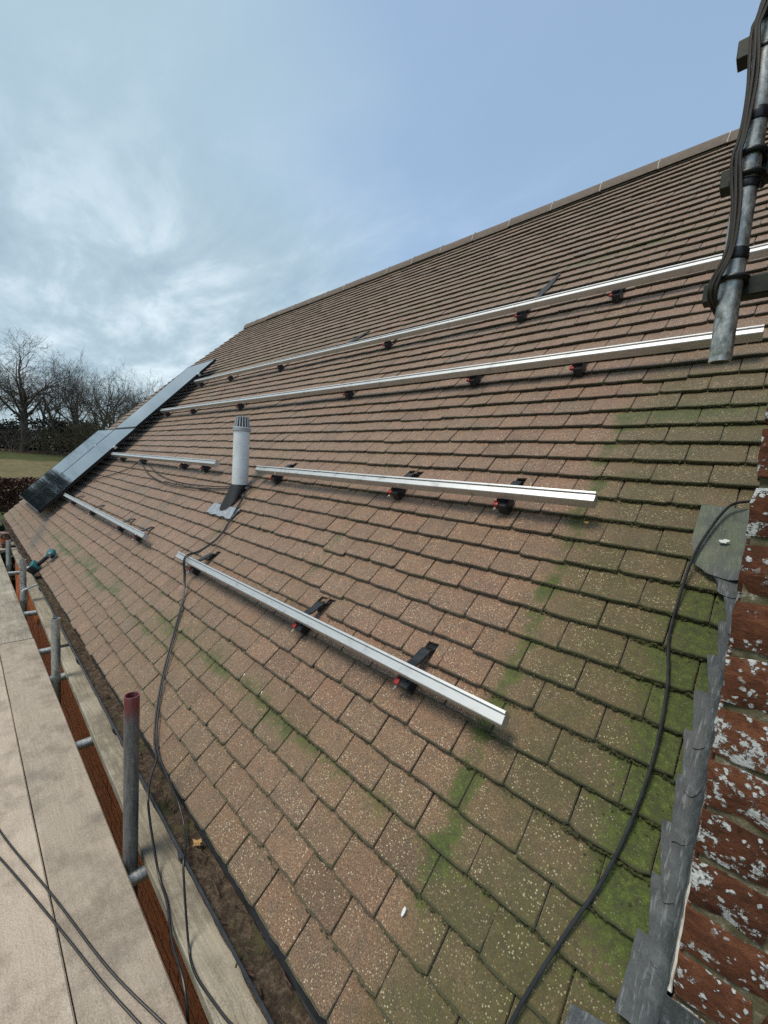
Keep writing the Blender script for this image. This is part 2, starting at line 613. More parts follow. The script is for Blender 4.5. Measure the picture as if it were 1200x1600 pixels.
def mat_brick(name, dark, mid, lite, lichen=0.0):
    m, t, b = material(name)
    p = t.node('ShaderNodeNewGeometry').outputs['Position']
    ao = t.node('ShaderNodeObjectInfo').outputs['Random']
    o = t.node('ShaderNodeCombineXYZ')
    t.put(o.inputs[0], t.mul(ao, 21.0))
    q = t.vmath('ADD', p, o.outputs[0])
    n = t.noise(t.vmath('MULTIPLY', q, (1, 1, 1.8)), 28, 7, 0.68, 0.6)
    f = t.noise(q, 190, 4, 0.7)
    col = t.ramp(t.add(t.mul(n, 0.8), t.mul(ao, 0.18)), [(0.30, dark), (0.52, mid), (0.76, lite)])
    col = t.mix(t.mul(t.step(f, 0.52, 0.72), 0.6), col, dark)
    hgt = t.add(t.mul(n, 1.0), t.mul(f, 0.35))
    if lichen > 0:
        l1 = t.noise(p, 23, 9, 0.72, 0.0)
        l2 = t.vor(t.vmath('ADD', p, t.vscale(t.noise(p, 40, 3, 0.6, out='Color'), 0.02)), 75)
        cs = t.noise(p, 9, 2, 0.5)
        blob = t.mul(t.step(l2, 0.34, 0.22), t.step(cs, 0.42, 0.52))
        lm = t.math('MAXIMUM', t.step(l1, 0.555, 0.575), blob)
        lm = t.mul(lm, t.step(t.noise(p, 130, 4, 0.7), 0.30, 0.46))
        col = t.mix(t.mul(lm, lichen), col, t.mix(f, (0.40, 0.43, 0.41), (0.80, 0.82, 0.79)))
        hgt = t.add(hgt, t.mul(lm, 0.6))
    set_b(t, b, col, 0.9, 0.0, t.bump(hgt, 0.9, 0.004), 0.25)
    return m


def mat_mortar():
    m, t, b = material('mossy_lime_mortar')
    p = t.node('ShaderNodeNewGeometry').outputs['Position']
    n = t.noise(p, 34, 7, 0.72)
    f = t.noise(p, 220, 3, 0.7)
    col = t.ramp(n, [(0.30, (0.045, 0.046, 0.020)), (0.46, (0.11, 0.095, 0.052)), (0.58, (0.19, 0.165, 0.105)), (0.66, (0.52, 0.52, 0.46))])
    set_b(t, b, col, 0.95, 0.0, t.bump(t.add(n, t.mul(f, 0.4)), 0.8, 0.004), 0.2)
    return m


def mat_lead():
    m, t, b = material('weathered_lead')
    p = t.node('ShaderNodeNewGeometry').outputs['Position']
    n = t.noise(p, 30, 7, 0.70, 0.6)
    s = t.noise(t.vmath('MULTIPLY', p, (60, 8, 8)), 3.0, 4, 0.6)
    col = t.ramp(n, [(0.28, (0.026, 0.030, 0.031)), (0.52, (0.058, 0.066, 0.068)), (0.76, (0.125, 0.136, 0.138))])
    col = t.mix(t.mul(t.step(s, 0.54, 0.66), 0.45), col, (0.26, 0.275, 0.28))
    col = t.mix(t.mul(t.step(t.noise(p, 12, 5, 0.7), 0.56, 0.68), 0.6), col, (0.028, 0.032, 0.030))
    pos, u, v = uv_pos(t)
    al = t.mul(t.step(v, 1.36, 1.42), t.lin(t.step(t.noise(p, 22, 5, 0.6), 0.40, 0.64), 0, 1, 0.45, 1.0))
    col = t.mix(t.mul(al, 0.72), col, (0.125, 0.155, 0.085))
    set_b(t, b, col, t.lin(n, 0.3, 0.7, 0.45, 0.70), 0.0, t.bump(t.add(n, t.mul(s, 0.4)), 0.6, 0.006), 0.5)
    return m


def mat_flat(name, color, rough=0.6, metal=0.0):
    m, t, b = material(name)
    p = t.node('ShaderNodeNewGeometry').outputs['Position']
    n = t.noise(p, 60, 4, 0.6)
    col = t.mix(t.mul(n, 0.35), color, tuple(c * 0.6 for c in color))
    set_b(t, b, col, rough, metal)
    return m


def mat_panel():
    m, t, b = material('solar_glass')
    p = t.node('ShaderNodeNewGeometry').outputs['Position']
    n = t.noise(p, 2.4, 4, 0.6)
    col = t.mix(n, (0.010, 0.012, 0.016), (0.018, 0.022, 0.028))
    set_b(t, b, col, 0.07, 0.0, None, 0.5)
    b.inputs['IOR'].default_value = 1.55
    b.inputs['Coat Weight'].default_value = 0.6
    b.inputs['Coat IOR'].default_value = 1.5
    b.inputs['Coat Roughness'].default_value = 0.04
    return m


def mat_gutter_dirt():
    m, t, b = material('gutter_silt')
    p = t.node('ShaderNodeNewGeometry').outputs['Position']
    n = t.noise(p, 38, 7, 0.75)
    f = t.noise(p, 170, 4, 0.75)
    col = t.ramp(t.add(t.mul(n, 0.6), t.mul(f, 0.4)), [(0.36, (0.018, 0.013, 0.009)), (0.5, (0.075, 0.052, 0.034)), (0.62, (0.19, 0.145, 0.095))])
    col = t.mix(t.mul(t.step(t.noise(p, 7, 4, 0.6), 0.52, 0.66), 0.7), col, (0.075, 0.075, 0.028))
    set_b(t, b, col, 0.9, 0.0, t.bump(t.add(n, f), 0.9, 0.006), 0.3)
    return m


def mat_ground():
    m, t, b = material('grass_field')
    p = t.node('ShaderNodeNewGeometry').outputs['Position']
    sep = t.node('ShaderNodeSeparateXYZ')
    t.put(sep.inputs[0], p)
    x = t.add(sep.outputs[0], t.mul(t.sub(t.noise(p, 0.12, 3, 0.6), 0.5), 6.0))
    n = t.noise(p, 0.9, 6, 0.7)
    f = t.noise(t.vmath('MULTIPLY', p, (1, 0.35, 1)), 5.0, 5, 0.7)
    green = t.ramp(t.add(t.mul(n, 0.5), t.mul(f, 0.5)), [(0.3, (0.040, 0.048, 0.018)), (0.55, (0.075, 0.085, 0.030)), (0.75, (0.13, 0.125, 0.05))])
    straw = t.ramp(t.add(t.mul(n, 0.4), t.mul(f, 0.6)), [(0.3, (0.085, 0.072, 0.034)), (0.6, (0.190, 0.160, 0.080)), (0.8, (0.28, 0.235, 0.125))])
    brown = t.ramp(f, [(0.3, (0.040, 0.030, 0.020)), (0.7, (0.11, 0.075, 0.050))])
    col = t.mix(t.mul(t.step(x, -57.5, -55.5), t.step(x, -33.0, -35.0)), green, straw)
    col = t.mix(t.step(x, -61.0, -64.0), col, brown)
    set_b(t, b, col, 0.95, 0.0, t.bump(t.add(n, f), 0.8, 0.08), 0.15)
    return m


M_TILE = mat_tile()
M_ALU = mat_alu()
M_GALV = mat_galv()
M_MAST = mat_galv('old_galvanised_mast', (0.15, 0.155, 0.14), (0.60, 0.61, 0.57), (0.065, 0.070, 0.034), 0.40, 0.6)
M_POST = mat_post()
M_BOARD = mat_wood('weathered_scaffold_board', (0.265, 0.212, 0.155), (0.385, 0.320, 0.243), (0.480, 0.412, 0.322), 0.7, False, 0.85, 0.45)
M_BOARD2 = mat_wood('pale_scaffold_board', (0.345, 0.270, 0.197), (0.470, 0.388, 0.298), (0.560, 0.475, 0.375), 0.7, False, 0.85, 0.5)
M_INNER = mat_wood('knotty_grey_board', (0.130, 0.110, 0.074), (0.330, 0.292, 0.220), (0.490, 0.448, 0.350), 0.8, True, 0.85, 0.0)
M_BRICK = mat_brick('old_red_brick', (0.040, 0.017, 0.009), (0.125, 0.045, 0.022), (0.240, 0.102, 0.048), 0.90)
M_WALLB = mat_brick('house_brick', (0.190, 0.052, 0.020), (0.460, 0.130, 0.046), (0.560, 0.215, 0.090), 0.0)
M_ORANGE = mat_brick('orange_brick', (0.42, 0.11, 0.03), (0.62, 0.17, 0.045), (0.70, 0.27, 0.12), 0.0)
M_MORTAR = mat_mortar()
M_LEAD = mat_lead()
M_FILLET = mat_simple('pale_mortar', (0.46, 0.45, 0.40), 0.9, 0, 0.4, 60, 0.8, 150)
M_RUBBER = mat_simple('black_rubber', (0.014, 0.014, 0.015), 0.55, 0, 0.3, 60)
M_CABLE = mat_simple('black_cable', (0.016, 0.017, 0.019), 0.42, 0, 0.35, 40)
M_CABLE_OLD = mat_simple('weathered_brown_cable', (0.034, 0.027, 0.019), 0.6, 0, 0.5, 30, 0.3, 150)
M_BLACKSTEEL = mat_simple('black_coated_steel', (0.020, 0.022, 0.024), 0.42, 0.2, 0.4, 50, 0.15, 200)
M_GREENSTEEL = mat_simple('painted_angle_iron', (0.030, 0.036, 0.026), 0.6, 0.3, 0.5, 45, 0.3, 150)
M_RED = mat_simple('red_clamp', (0.36, 0.016, 0.012), 0.42, 0, 0.25, 50)
M_BOLT = mat_simple('zinc_bolt', (0.72, 0.72, 0.70), 0.3, 0.9, 0.15, 80)
M_FLUE = mat_simple('pale_grey_flue', (0.70, 0.73, 0.72), 0.55, 0, 0.12, 8, 0.1, 60)
M_FLUEDARK = mat_simple('grey_cowl', (0.36, 0.38, 0.38), 0.55, 0, 0.2, 30)
M_LEADSLATE = mat_simple('bright_lead_slate', (0.34, 0.36, 0.38), 0.42, 0.4, 0.35, 40, 0.5, 60)
M_PLASTIC = mat_simple('black_gutter_plastic', (0.030, 0.033, 0.037), 0.42, 0, 0.45, 14, 0.15, 120)
M_SILT = mat_gutter_dirt()
M_MOSS = mat_simple('dark_moss', (0.042, 0.046, 0.011), 0.95, 0, 0.65, 26, 0.8, 400)
M_FRAME = mat_simple('black_anodised_frame', (0.012, 0.012, 0.013), 0.35, 0.4, 0.2, 40)
M_PANEL = mat_panel()
M_DARK = mat_simple('roof_felt', (0.012, 0.011, 0.010), 0.9, 0, 0.3, 20)
M_FASCIA = mat_simple('dark_fascia', (0.040, 0.036, 0.032), 0.6, 0, 0.3, 12)
M_RIDGE = mat_simple('grey_ridge_tile', (0.150, 0.116, 0.088), 0.9, 0, 0.35, 22, 0.7, 180)
M_POINT = mat_simple('ridge_mortar', (0.36, 0.33, 0.28), 0.9, 0, 0.25, 30, 0.5, 120)
M_TEAL = mat_simple('teal_tool_plastic', (0.020, 0.135, 0.140), 0.42, 0, 0.2, 60)
M_WHITE = mat_flat('chalky_white', (0.74, 0.75, 0.74), 0.8)
M_LEAF = mat_simple('dry_leaf', (0.46, 0.27, 0.10), 0.75, 0, 0.35, 60)
M_LEAF2 = mat_simple('brown_leaf', (0.085, 0.050, 0.030), 0.8, 0, 0.4, 60)
M_GROUND = mat_ground()
M_BARK = mat_simple('grey_bark', (0.084, 0.070, 0.053), 0.9, 0, 0.4, 3)
M_TWIG = mat_simple('olive_twig', (0.095, 0.080, 0.042), 0.9, 0, 0.4, 3)
M_EVERGREEN = mat_simple('dark_evergreen', (0.016, 0.030, 0.016), 0.8, 0, 0.5, 1.2)
M_BEECH = mat_simple('russet_beech_leaf', (0.085, 0.036, 0.022), 0.8, 0, 0.6, 2.5)
M_TAPE = mat_simple('black_tape', (0.012, 0.012, 0.015), 0.35, 0, 0.3, 60)

# ------------------------------------------------------------------ ground, field
def ground_z(x, y):
    s = max(0.0, min(1.0, (-x - 34.0) / 34.0))
    s = s * s * (3 - 2 * s)
    return -2.6 + 3.1 * s + max(0.0, min(1.0, (-x - 66) / 60.0)) * 2.0


def build_ground():
    xs = [-900, -500, -260, -160, -120, -100] + [-90 + 2.5 * i for i in range(32)] + [-8, -4, 0, 6, 14, 30, 80, 250, 800]
    ys = [-900, -300, -120, -60, -40] + [-30 + 3 * i for i in range(22)] + [45, 70, 140, 400, 900]
    V, F = [], []
    for x in xs:
        for y in ys:
            z = ground_z(x, y)
            if -95 < x < -12 and -40 < y < 60:
                z += 0.10 * mnoise.noise(Vector((x * 0.35, y * 0.35, 0)))
            V.append((x, y, z))
    n = len(ys)
    for i in range(len(xs) - 1):
        for j in range(n - 1):
            F.append((i * n + j, (i + 1) * n + j, (i + 1) * n + j + 1, i * n + j + 1))
    o = mesh_obj('ground', V, F, M_GROUND, None, 60)
    set_props(o, 'grass field rising gently to the line of bare trees', None, None, 'structure')


build_ground()

# ------------------------------------------------------------------ house: walls, roof, tiles
house = empty('house', (-3.0, 0.9, -2.6), 'brick house with a steep roof of brown speckled concrete tiles', 'house')
RY, RZ = RIDGE_V * CT, RIDGE_V * ST


def house_shell():
    wy = 0.15
    # brick walls: one closed block with gables
    zt = wy * math.tan(TH) - 0.10
    y0, y1 = wy, 2 * RY - wy
    V = []
    for x, xa in ((VERGE + 0.10, VERGE_TOP + 0.12), (RIGHT_END - 0.10, RIGHT_END - 0.10)):
        V += [(x, y0, -2.6), (x, y1, -2.6), (x, y1, zt), (xa, RY, RZ - 0.12), (x, y0, zt)]
    F = [(0, 1, 2, 3, 4), (9, 8, 7, 6, 5), (0, 4, 9, 5), (1, 6, 7, 2), (0, 5, 6, 1), (4, 3, 8, 9), (3, 2, 7, 8)]
    w = mesh_obj('wall', V, F, M_MORTAR_WALL, house)
    bm = box_bm(VERGE + 0.02, RIGHT_END - 0.02, 0.034, 0.052, -0.17, -0.012)
    bm_obj('fascia', bm, M_FASCIA, house)
    bm = box_bm(VERGE + 0.02, RIGHT_END - 0.02, 0.054, wy - 0.002, -0.165, -0.150)
    bm_obj('soffit', bm, M_FASCIA, house)
    return w


def mat_mortar_wall():
    m, t, b = material('house_mortar')
    p = t.node('ShaderNodeNewGeometry').outputs['Position']
    n = t.noise(p, 30, 5, 0.6)
    col = t.ramp(n, [(0.3, (0.12, 0.085, 0.06)), (0.7, (0.24, 0.18, 0.13))])
    set_b(t, b, col, 0.95, 0.0, t.bump(n, 0.5, 0.003), 0.2)
    return m


M_MORTAR_WALL = mat_mortar_wall()
WALL = house_shell()


def wall_bricks():
    """brick facing of the wall below the eaves: joined, too small to tell apart from here"""
    V, F = [], []
    bw, bh, g = 0.225, 0.075, 0.010
    z = -2.55
    row = 0
    while z < -0.19:
        x = VERGE + 0.12 - (bw / 2 if row % 2 else 0)
        while x < RIGHT_END - 0.12:
            x0, x1 = max(x, VERGE + 0.11), min(x + bw - g, RIGHT_END - 0.11)
            if x1 - x0 > 0.03 and not (-6.75 < x0 < -5.6 and -1.06 < z < -0.66):
                j = random.uniform(-0.002, 0.003)
                b = len(V)
                y = 0.140 - j
                V += [(x0, y, z), (x1, y, z), (x1, y, z + bh - g), (x0, y, z + bh - g),
                      (x0, 0.1515, z), (x1, 0.1515, z), (x1, 0.1515, z + bh - g), (x0, 0.1515, z + bh - g)]
                F += [(b, b + 1, b + 2, b + 3), (b, b + 4, b + 5, b + 1), (b + 1, b + 5, b + 6, b + 2), (b + 2, b + 6, b + 7, b + 3), (b + 3, b + 7, b + 4, b)]
            x += bw
        z += bh
        row += 1
    o = mesh_obj('brickwork', V, F, M_WALLB, WALL)
    o['kind'] = 'stuff'
    # newer orange bricks let into the wall
    me = None
    for r in range(5):
        for k in range(4):
            x = -6.70 + k * 0.225 + (0.112 if r % 2 else 0)
            z = -1.03 + r * 0.075
            if me is None:
                bm = box_bm(-0.107, 0.107, -0.016, 0.010, -0.032, 0.032, None, 0.003)
                o = bm_obj('brick', bm, M_ORANGE, WALL)
                me = o.data
            else:
                o = link(bpy.data.objects.new('brick', me), WALL)
            o.location = (x + 0.107, 0.1405 + random.uniform(-0.003, 0.001), z + 0.033)


wall_bricks()

roof = mesh_obj('roof', [rw(VERGE + 0.06, 0.03, -0.075), rw(RIGHT_END - 0.06, 0.03, -0.075), rw(RIGHT_END - 0.06, RIDGE_V, -0.075), rw(VERGE_TOP + 0.06, RIDGE_V, -0.075)]
                + [rw(VERGE + 0.06, 0.03, -0.095), rw(RIGHT_END - 0.06, 0.03, -0.095), rw(RIGHT_END - 0.06, RIDGE_V, -0.095), rw(VERGE_TOP + 0.06, RIDGE_V, -0.095)],
                [(0, 1, 2, 3), (7, 6, 5, 4), (0, 4, 5, 1), (1, 5, 6, 2), (2, 6, 7, 3), (3, 7, 4, 0)], M_DARK, house)
# far slope
mesh_obj('rear_roof', [(VERGE_TOP + 0.03, RY, RZ - 0.02), (RIGHT_END, RY, RZ - 0.02), (RIGHT_END, 2 * RY + 0.05, -0.06), (VERGE, 2 * RY + 0.05, -0.06),
                       (VERGE_TOP + 0.03, RY, RZ - 0.08), (RIGHT_END, RY, RZ - 0.08), (RIGHT_END, 2 * RY + 0.05, -0.12), (VERGE, 2 * RY + 0.05, -0.12)],
         [(0, 1, 2, 3), (7, 6, 5, 4), (0, 4, 5, 1), (1, 5, 6, 2), (2, 6, 7, 3), (3, 7, 4, 0)], M_RIDGE, house)

TILE_LEN, TILE_T = 0.212, 0.0118
SLOPE = 0.0158 / TG


def tile_geom(w, seed, x0=None, notch=None, length=TILE_LEN):
    """one plain tile; x across, y up the slope from the tail, z outwards. returns verts, faces, edge attribute"""
    rg = random.Random(seed)
    h = w / 2
    tail = []
    n = 9
    ph = rg.uniform(0, 6)
    for i in range(n + 1):
        x = -h + w * i / n
        y = rg.uniform(-0.0011, 0.0011) + 0.0008 * math.sin(ph + i * 0.9)
        if i in (0, n):
            y += rg.uniform(0.0, 0.0045) if rg.random() < 0.8 else rg.uniform(0.006, 0.010)
        tail.append((x, y))
    if notch:
        nx, nw, nd = notch
        tail = [q for q in tail if abs(q[0] - nx) > nw / 2 + 0.004]
        k = sum(1 for q in tail if q[0] < nx)
        tail = tail[:k] + [(nx - nw / 2, 0.0), (nx - nw / 2 + 0.002, nd), (nx + nw / 2 - 0.002, nd + 0.004), (nx + nw / 2, 0.001)] + tail[k:]
    side_r = [(h + rg.uniform(-0.0008, 0.0005), y) for y in (0.035, 0.072)] + [(h, length)]
    side_l = [(-h, length)] + [(-h + rg.uniform(-0.0005, 0.0008), y) for y in (0.072, 0.035)]
    out = tail + side_r + side_l
    N = len(out)
    ins = []
    for i in range(N):
        a, b2, c = out[i - 1], out[i], out[(i + 1) % N]
        d1 = Vector((b2[0] - a[0], b2[1] - a[1])).normalized()
        d2 = Vector((c[0] - b2[0], c[1] - b2[1])).normalized()
        nn = Vector((-(d1.y + d2.y), d1.x + d2.x))
        nn = nn.normalized() if nn.length > 1e-6 else Vector((0, 0))
        k = 0.0019 + rg.uniform(-0.0004, 0.0009)
        ins.append((b2[0] + nn.x * k, b2[1] + nn.y * k))
    top = lambda y: -SLOPE * max(0.0, y)
    V, A = [], []
    for (x, y) in out:
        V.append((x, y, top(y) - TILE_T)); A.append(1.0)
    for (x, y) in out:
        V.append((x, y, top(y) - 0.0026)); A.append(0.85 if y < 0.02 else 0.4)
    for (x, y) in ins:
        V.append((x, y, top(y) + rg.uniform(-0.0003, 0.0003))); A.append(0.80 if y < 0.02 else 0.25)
    # inner ring keeps the tail moss and painted shade in a thin line
    F = []
    for r in range(2):
        for i in range(N):
            j = (i + 1) % N
            F.append((r * N + i, r * N + j, (r + 1) * N + j, (r + 1) * N + i))
    cx = sum(q[0] for q in ins) / N
    ring3 = []
    for (x, y) in ins:
        x2, y2 = cx + (x - cx) * 0.955, y + (0.0075 if y < 0.03 else 0.0)
        if notch and abs(x - notch[0]) < notch[1] / 2 + 0.003 and y < notch[2] + 0.02:
            x2 = x + (0.003 if x > notch[0] else -0.003)
            y2 = y + 0.004
        ring3.append(len(V))
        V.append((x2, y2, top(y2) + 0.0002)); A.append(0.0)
    for i in range(N):
        j = (i + 1) % N
        F.append((2 * N + i, 2 * N + j, ring3[j], ring3[i]))
    F.append(tuple(ring3))
    return V, F, A


HOOK_X = (-1.725, -0.575, 0.020)
NOTCHES = [(x, 8) for x in HOOK_X] + [(x, 16) for x in HOOK_X]


def build_tiles():
    rows = int(RIDGE_V / TG)
    specs = []
    for m in range(0, rows + 1):
        off = 0.0 if m % 2 == 1 else -0.5
        wave_seed = m * 1.7
        k = int(VERGE / TW) - 2
        while (k + off) * TW < RIGHT_END:
            a, b = (k + off) * TW, (k + off + 1) * TW
            k += 1
            v = m * TG
            a, b = max(a, verge(v) + 0.004 * ((m * 7) % 3)), min(b, RIGHT_END)
            # the chimney stands in the way
            yc = (v + 0.05) * CT
            if CHY0 - 0.06 < yc < CHY1:
                if a < CHX0 < b: b = CHX0 - 0.004
                elif CHX0 <= a < CHX1 - 0.02:
                    if b > CHX1 + 0.02: a = CHX1 + 0.004
                    else: continue
            if b - a < 0.02:
                continue
            rg = random.Random(m * 1009 + k * 7)
            gap = rg.choice((0.0016, 0.002, 0.0026, 0.0034))
            jv = 0.0040 * mnoise.noise(Vector((a * 1.3, wave_seed, 0.3))) + rg.gauss(0, 0.0018)
            if rg.random() < 0.035: jv -= rg.uniform(0.004, 0.011)
            jn = 0.0030 * mnoise.noise(Vector((a * 0.9, m * 0.31, 5.0))) + rg.gauss(0, 0.0007)
            specs.append(dict(m=m, a=a + gap / 2, b=b - gap / 2, v=v + jv, n=jn, rz=rg.gauss(0, 0.0045), rx=rg.gauss(0, 0.008), ry=rg.gauss(0, 0.009),
                              rnd=rg.random(), seed=rg.randrange(14), full=(b - a) > TW * 0.97))
    # the tiles that show largest become parts of their own
    for s in specs:
        c = [rw(s['a'], s['v']), rw(s['b'], s['v']), rw(s['b'], s['v'] + TG), rw(s['a'], s['v'] + TG)]
        q = [project(p) for p in c]
        s['area'] = 0
        if all(q):
            cxm, cym = sum(p[0] for p in q) / 4, sum(p[1] for p in q) / 4
            inside = sum(1 for p in q if -20 < p[0] < 1220 and -20 < p[1] < 1620)
            if inside >= 2 and cxm < 1195:
                ar = 0
                for i in range(4):
                    x1, y1 = q[i]; x2, y2 = q[(i + 1) % 4]
                    ar += x1 * y2 - x2 * y1
                s['area'] = abs(ar) / 2 * inside / 4
    order = sorted(range(len(specs)), key=lambda i: -specs[i]['area'])
    single = set(order[:300])
    proto = {}

    def tile_mesh(seed):
        if seed not in proto:
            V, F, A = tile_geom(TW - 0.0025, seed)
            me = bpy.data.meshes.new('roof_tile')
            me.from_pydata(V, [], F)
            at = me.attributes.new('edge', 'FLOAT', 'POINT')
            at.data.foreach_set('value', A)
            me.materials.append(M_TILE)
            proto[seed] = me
        return proto[seed]

    JV, JF, JA, JR = [], [], [], []
    for i, s in enumerate(specs):
        w = s['b'] - s['a']
        L = Matrix.Translation(((s['a'] + s['b']) / 2, s['v'], s['n'])) @ Matrix.Rotation(s['rz'], 4, 'Z') @ Matrix.Rotation(s['rx'], 4, 'X') @ Matrix.Rotation(s['ry'], 4, 'Y')
        nt = [x for x, m in NOTCHES if m == s['m'] and s['a'] - 0.006 < x < s['b'] + 0.006]
        if i in single:
            if nt:
                cx = (s['a'] + s['b']) / 2
                lim = w / 2 - 0.026
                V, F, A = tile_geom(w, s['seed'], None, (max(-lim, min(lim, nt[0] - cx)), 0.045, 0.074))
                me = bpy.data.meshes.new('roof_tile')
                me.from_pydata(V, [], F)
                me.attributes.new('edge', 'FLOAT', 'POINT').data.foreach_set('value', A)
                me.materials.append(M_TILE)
                S = Matrix.Identity(4)
            else:
                me = tile_mesh(s['seed'])
                S = Matrix.Diagonal((w / (TW - 0.0025), 1, 1, 1))
            o = bpy.data.objects.new('roof_tile', me)
            link(o, roof)
            o.matrix_basis = ROOF @ L @ S
            o['rnd'] = s['rnd']
        else:
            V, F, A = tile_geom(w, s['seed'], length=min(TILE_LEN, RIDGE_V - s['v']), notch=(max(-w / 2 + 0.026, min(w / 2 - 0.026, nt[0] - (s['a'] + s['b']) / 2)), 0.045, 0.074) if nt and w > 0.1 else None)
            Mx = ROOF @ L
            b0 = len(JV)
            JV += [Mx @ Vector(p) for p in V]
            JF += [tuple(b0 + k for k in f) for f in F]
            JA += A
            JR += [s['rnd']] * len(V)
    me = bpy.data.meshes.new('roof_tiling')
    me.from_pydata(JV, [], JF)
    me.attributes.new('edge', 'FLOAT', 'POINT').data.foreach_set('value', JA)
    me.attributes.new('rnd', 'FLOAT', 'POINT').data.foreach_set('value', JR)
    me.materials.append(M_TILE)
    o = link(bpy.data.objects.new('roof_tiling', me), roof)
    o['kind'] = 'stuff'


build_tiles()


def build_moss():
    rg = random.Random(99)
    V, F = [], []
    base = [Vector(q).normalized() for q in ((1, 0, 0), (-1, 0, 0), (0, 1, 0), (0, -1, 0), (0, 0, 1), (.7, .7, .5), (-.7, .7, .5), (-.7, -.7, .5), (.7, -.7, .5))]
    tri = [(4, 0, 5), (4, 5, 2), (4, 2, 6), (4, 6, 1), (4, 1, 7), (4, 7, 3), (4, 3, 8), (4, 8, 0), (0, 2, 5), (2, 1, 6), (1, 3, 7), (3, 0, 8)]

    def clump(u, v, n, r):
        b = len(V)
        for d in base:
            k = r * rg.uniform(0.65, 1.25)
            V.append(rw(u + d.x * k * 1.3, v + d.y * k, n + d.z * k * 0.75))
        F.extend([(b + a, b + c, b + e) for a, c, e in tri])

    def zone(u, v):
        q = mnoise.noise(Vector((u * 7, v * 7, 0))) * 0.5 + mnoise.noise(Vector((u * 23, v * 23, 4))) * 0.35
        z = 0.10
        if u > 0.30: z = max(z, 0.42)
        if u > 0.58 and 0.35 < v < 1.5: z = max(z, 0.95)
        z = max(z, 0.8 * math.exp(-((u - 0.315) / 0.06) ** 2) if 0.2 < v < 2.1 else 0)
        if -1.9 < u < 0.35: z = max(z, 0.75 * math.exp(-((v - 0.41) / 0.12) ** 2))
        if v < 0.5: z = max(z, 0.30)
        return z + q * 0.75
    for m in range(1, 23):
        v = m * TG
        u = -2.4
        while u < CHX0 - 0.06:
            z = zone(u, v)
            if rg.random() < z * 0.85:
                clump(u, v + rg.uniform(-0.0045, 0.0012), rg.uniform(-0.012, -0.001), rg.uniform(0.0012, 0.0030) * (1.0 + 0.5 * max(0, z)))
            u += rg.uniform(0.002, 0.0055)
    # along the open joints too
    for m in range(0, 22):
        off = 0.0 if m % 2 == 1 else 0.5
        for k in range(-12, 5):
            u = (k + off) * TW
            if u > CHX0 - 0.05: continue
            for _ in range(16):
                v = m * TG + rg.uniform(0.0, TG)
                if rg.random() < zone(u, v) * 0.55:
                    clump(u + rg.gauss(0, 0.0012), v, -0.0060 - SLOPE * (v - m * TG), rg.uniform(0.0012, 0.0024))
    # loose cushions on the wet tiles by the chimney
    for _ in range(240):
        u, v = rg.uniform(0.60, 0.76), rg.uniform(0.50, 1.36)
        if rg.random() < zone(u, v) - 0.5:
            clump(u, v, -0.006 - SLOPE * (v % TG) * 0.6 + 0.004, rg.uniform(0.0015, 0.0035))
    o = mesh_obj('moss', V, F, M_MOSS, roof, 60)
    o['kind'] = 'stuff'


build_moss()


def build_ridge():
    ridge = mesh_obj('ridge', *tube_data([Vector((VERGE_TOP + 0.02, RY, RZ - 0.055)), Vector((RIGHT_END - 0.02, RY, RZ - 0.055))], 0.066, 8), M_POINT, house)
    L = 0.45
    prof = [(-0.100, -0.118), (-0.085, -0.060), (-0.054, -0.018), (0, 0.000), (0.054, -0.018), (0.085, -0.060), (0.100, -0.118)]
    V, F = [], []
    for x in (0.004, L - 0.006):
        for (y, z) in prof: V.append((x, y, z))
    for x in (L - 0.006, 0.004):
        for (y, z) in prof: V.append((x, y * 0.86, z - 0.016))
    n = len(prof)
    for r in range(3):
        for k in range(n - 1):
            F.append((r * n + k, r * n + k + 1, (r + 1) * n + k + 1, (r + 1) * n + k))
    for k in range(n - 1):
        F.append((3 * n + k, 3 * n + k + 1, k + 1, k))
    me = None
    x = VERGE_TOP - 0.01
    while x < RIGHT_END:
        if me is None:
            o = mesh_obj('ridge_tile', V, F, M_RIDGE, ridge, 30)
            me = o.data
        else:
            o = link(bpy.data.objects.new('ridge_tile', me), ridge)
        o.location = (x, RY, RZ + 0.030 + random.uniform(-0.003, 0.003))
        o.rotation_euler = (random.uniform(-0.03, 0.03), random.uniform(-0.008, 0.008), 0)
        # pale mortar joint
        pts = [Vector((x + L + random.uniform(-0.004, 0.004), RY + y * 1.015, RZ + 0.031 + z * 1.01)) for (y, z) in prof]
        tube('joint', pts, 0.008, M_POINT, ridge, 5)
        x += L


build_ridge()

# ------------------------------------------------------------------ chimney with lead flashings
CZ0, COURSE = -0.13, 0.0872
chimney = empty('chimney', (1.1, 0.7, 0.2), 'old red brick chimney stack blotched with white lichen at the roof edge', 'chimney')


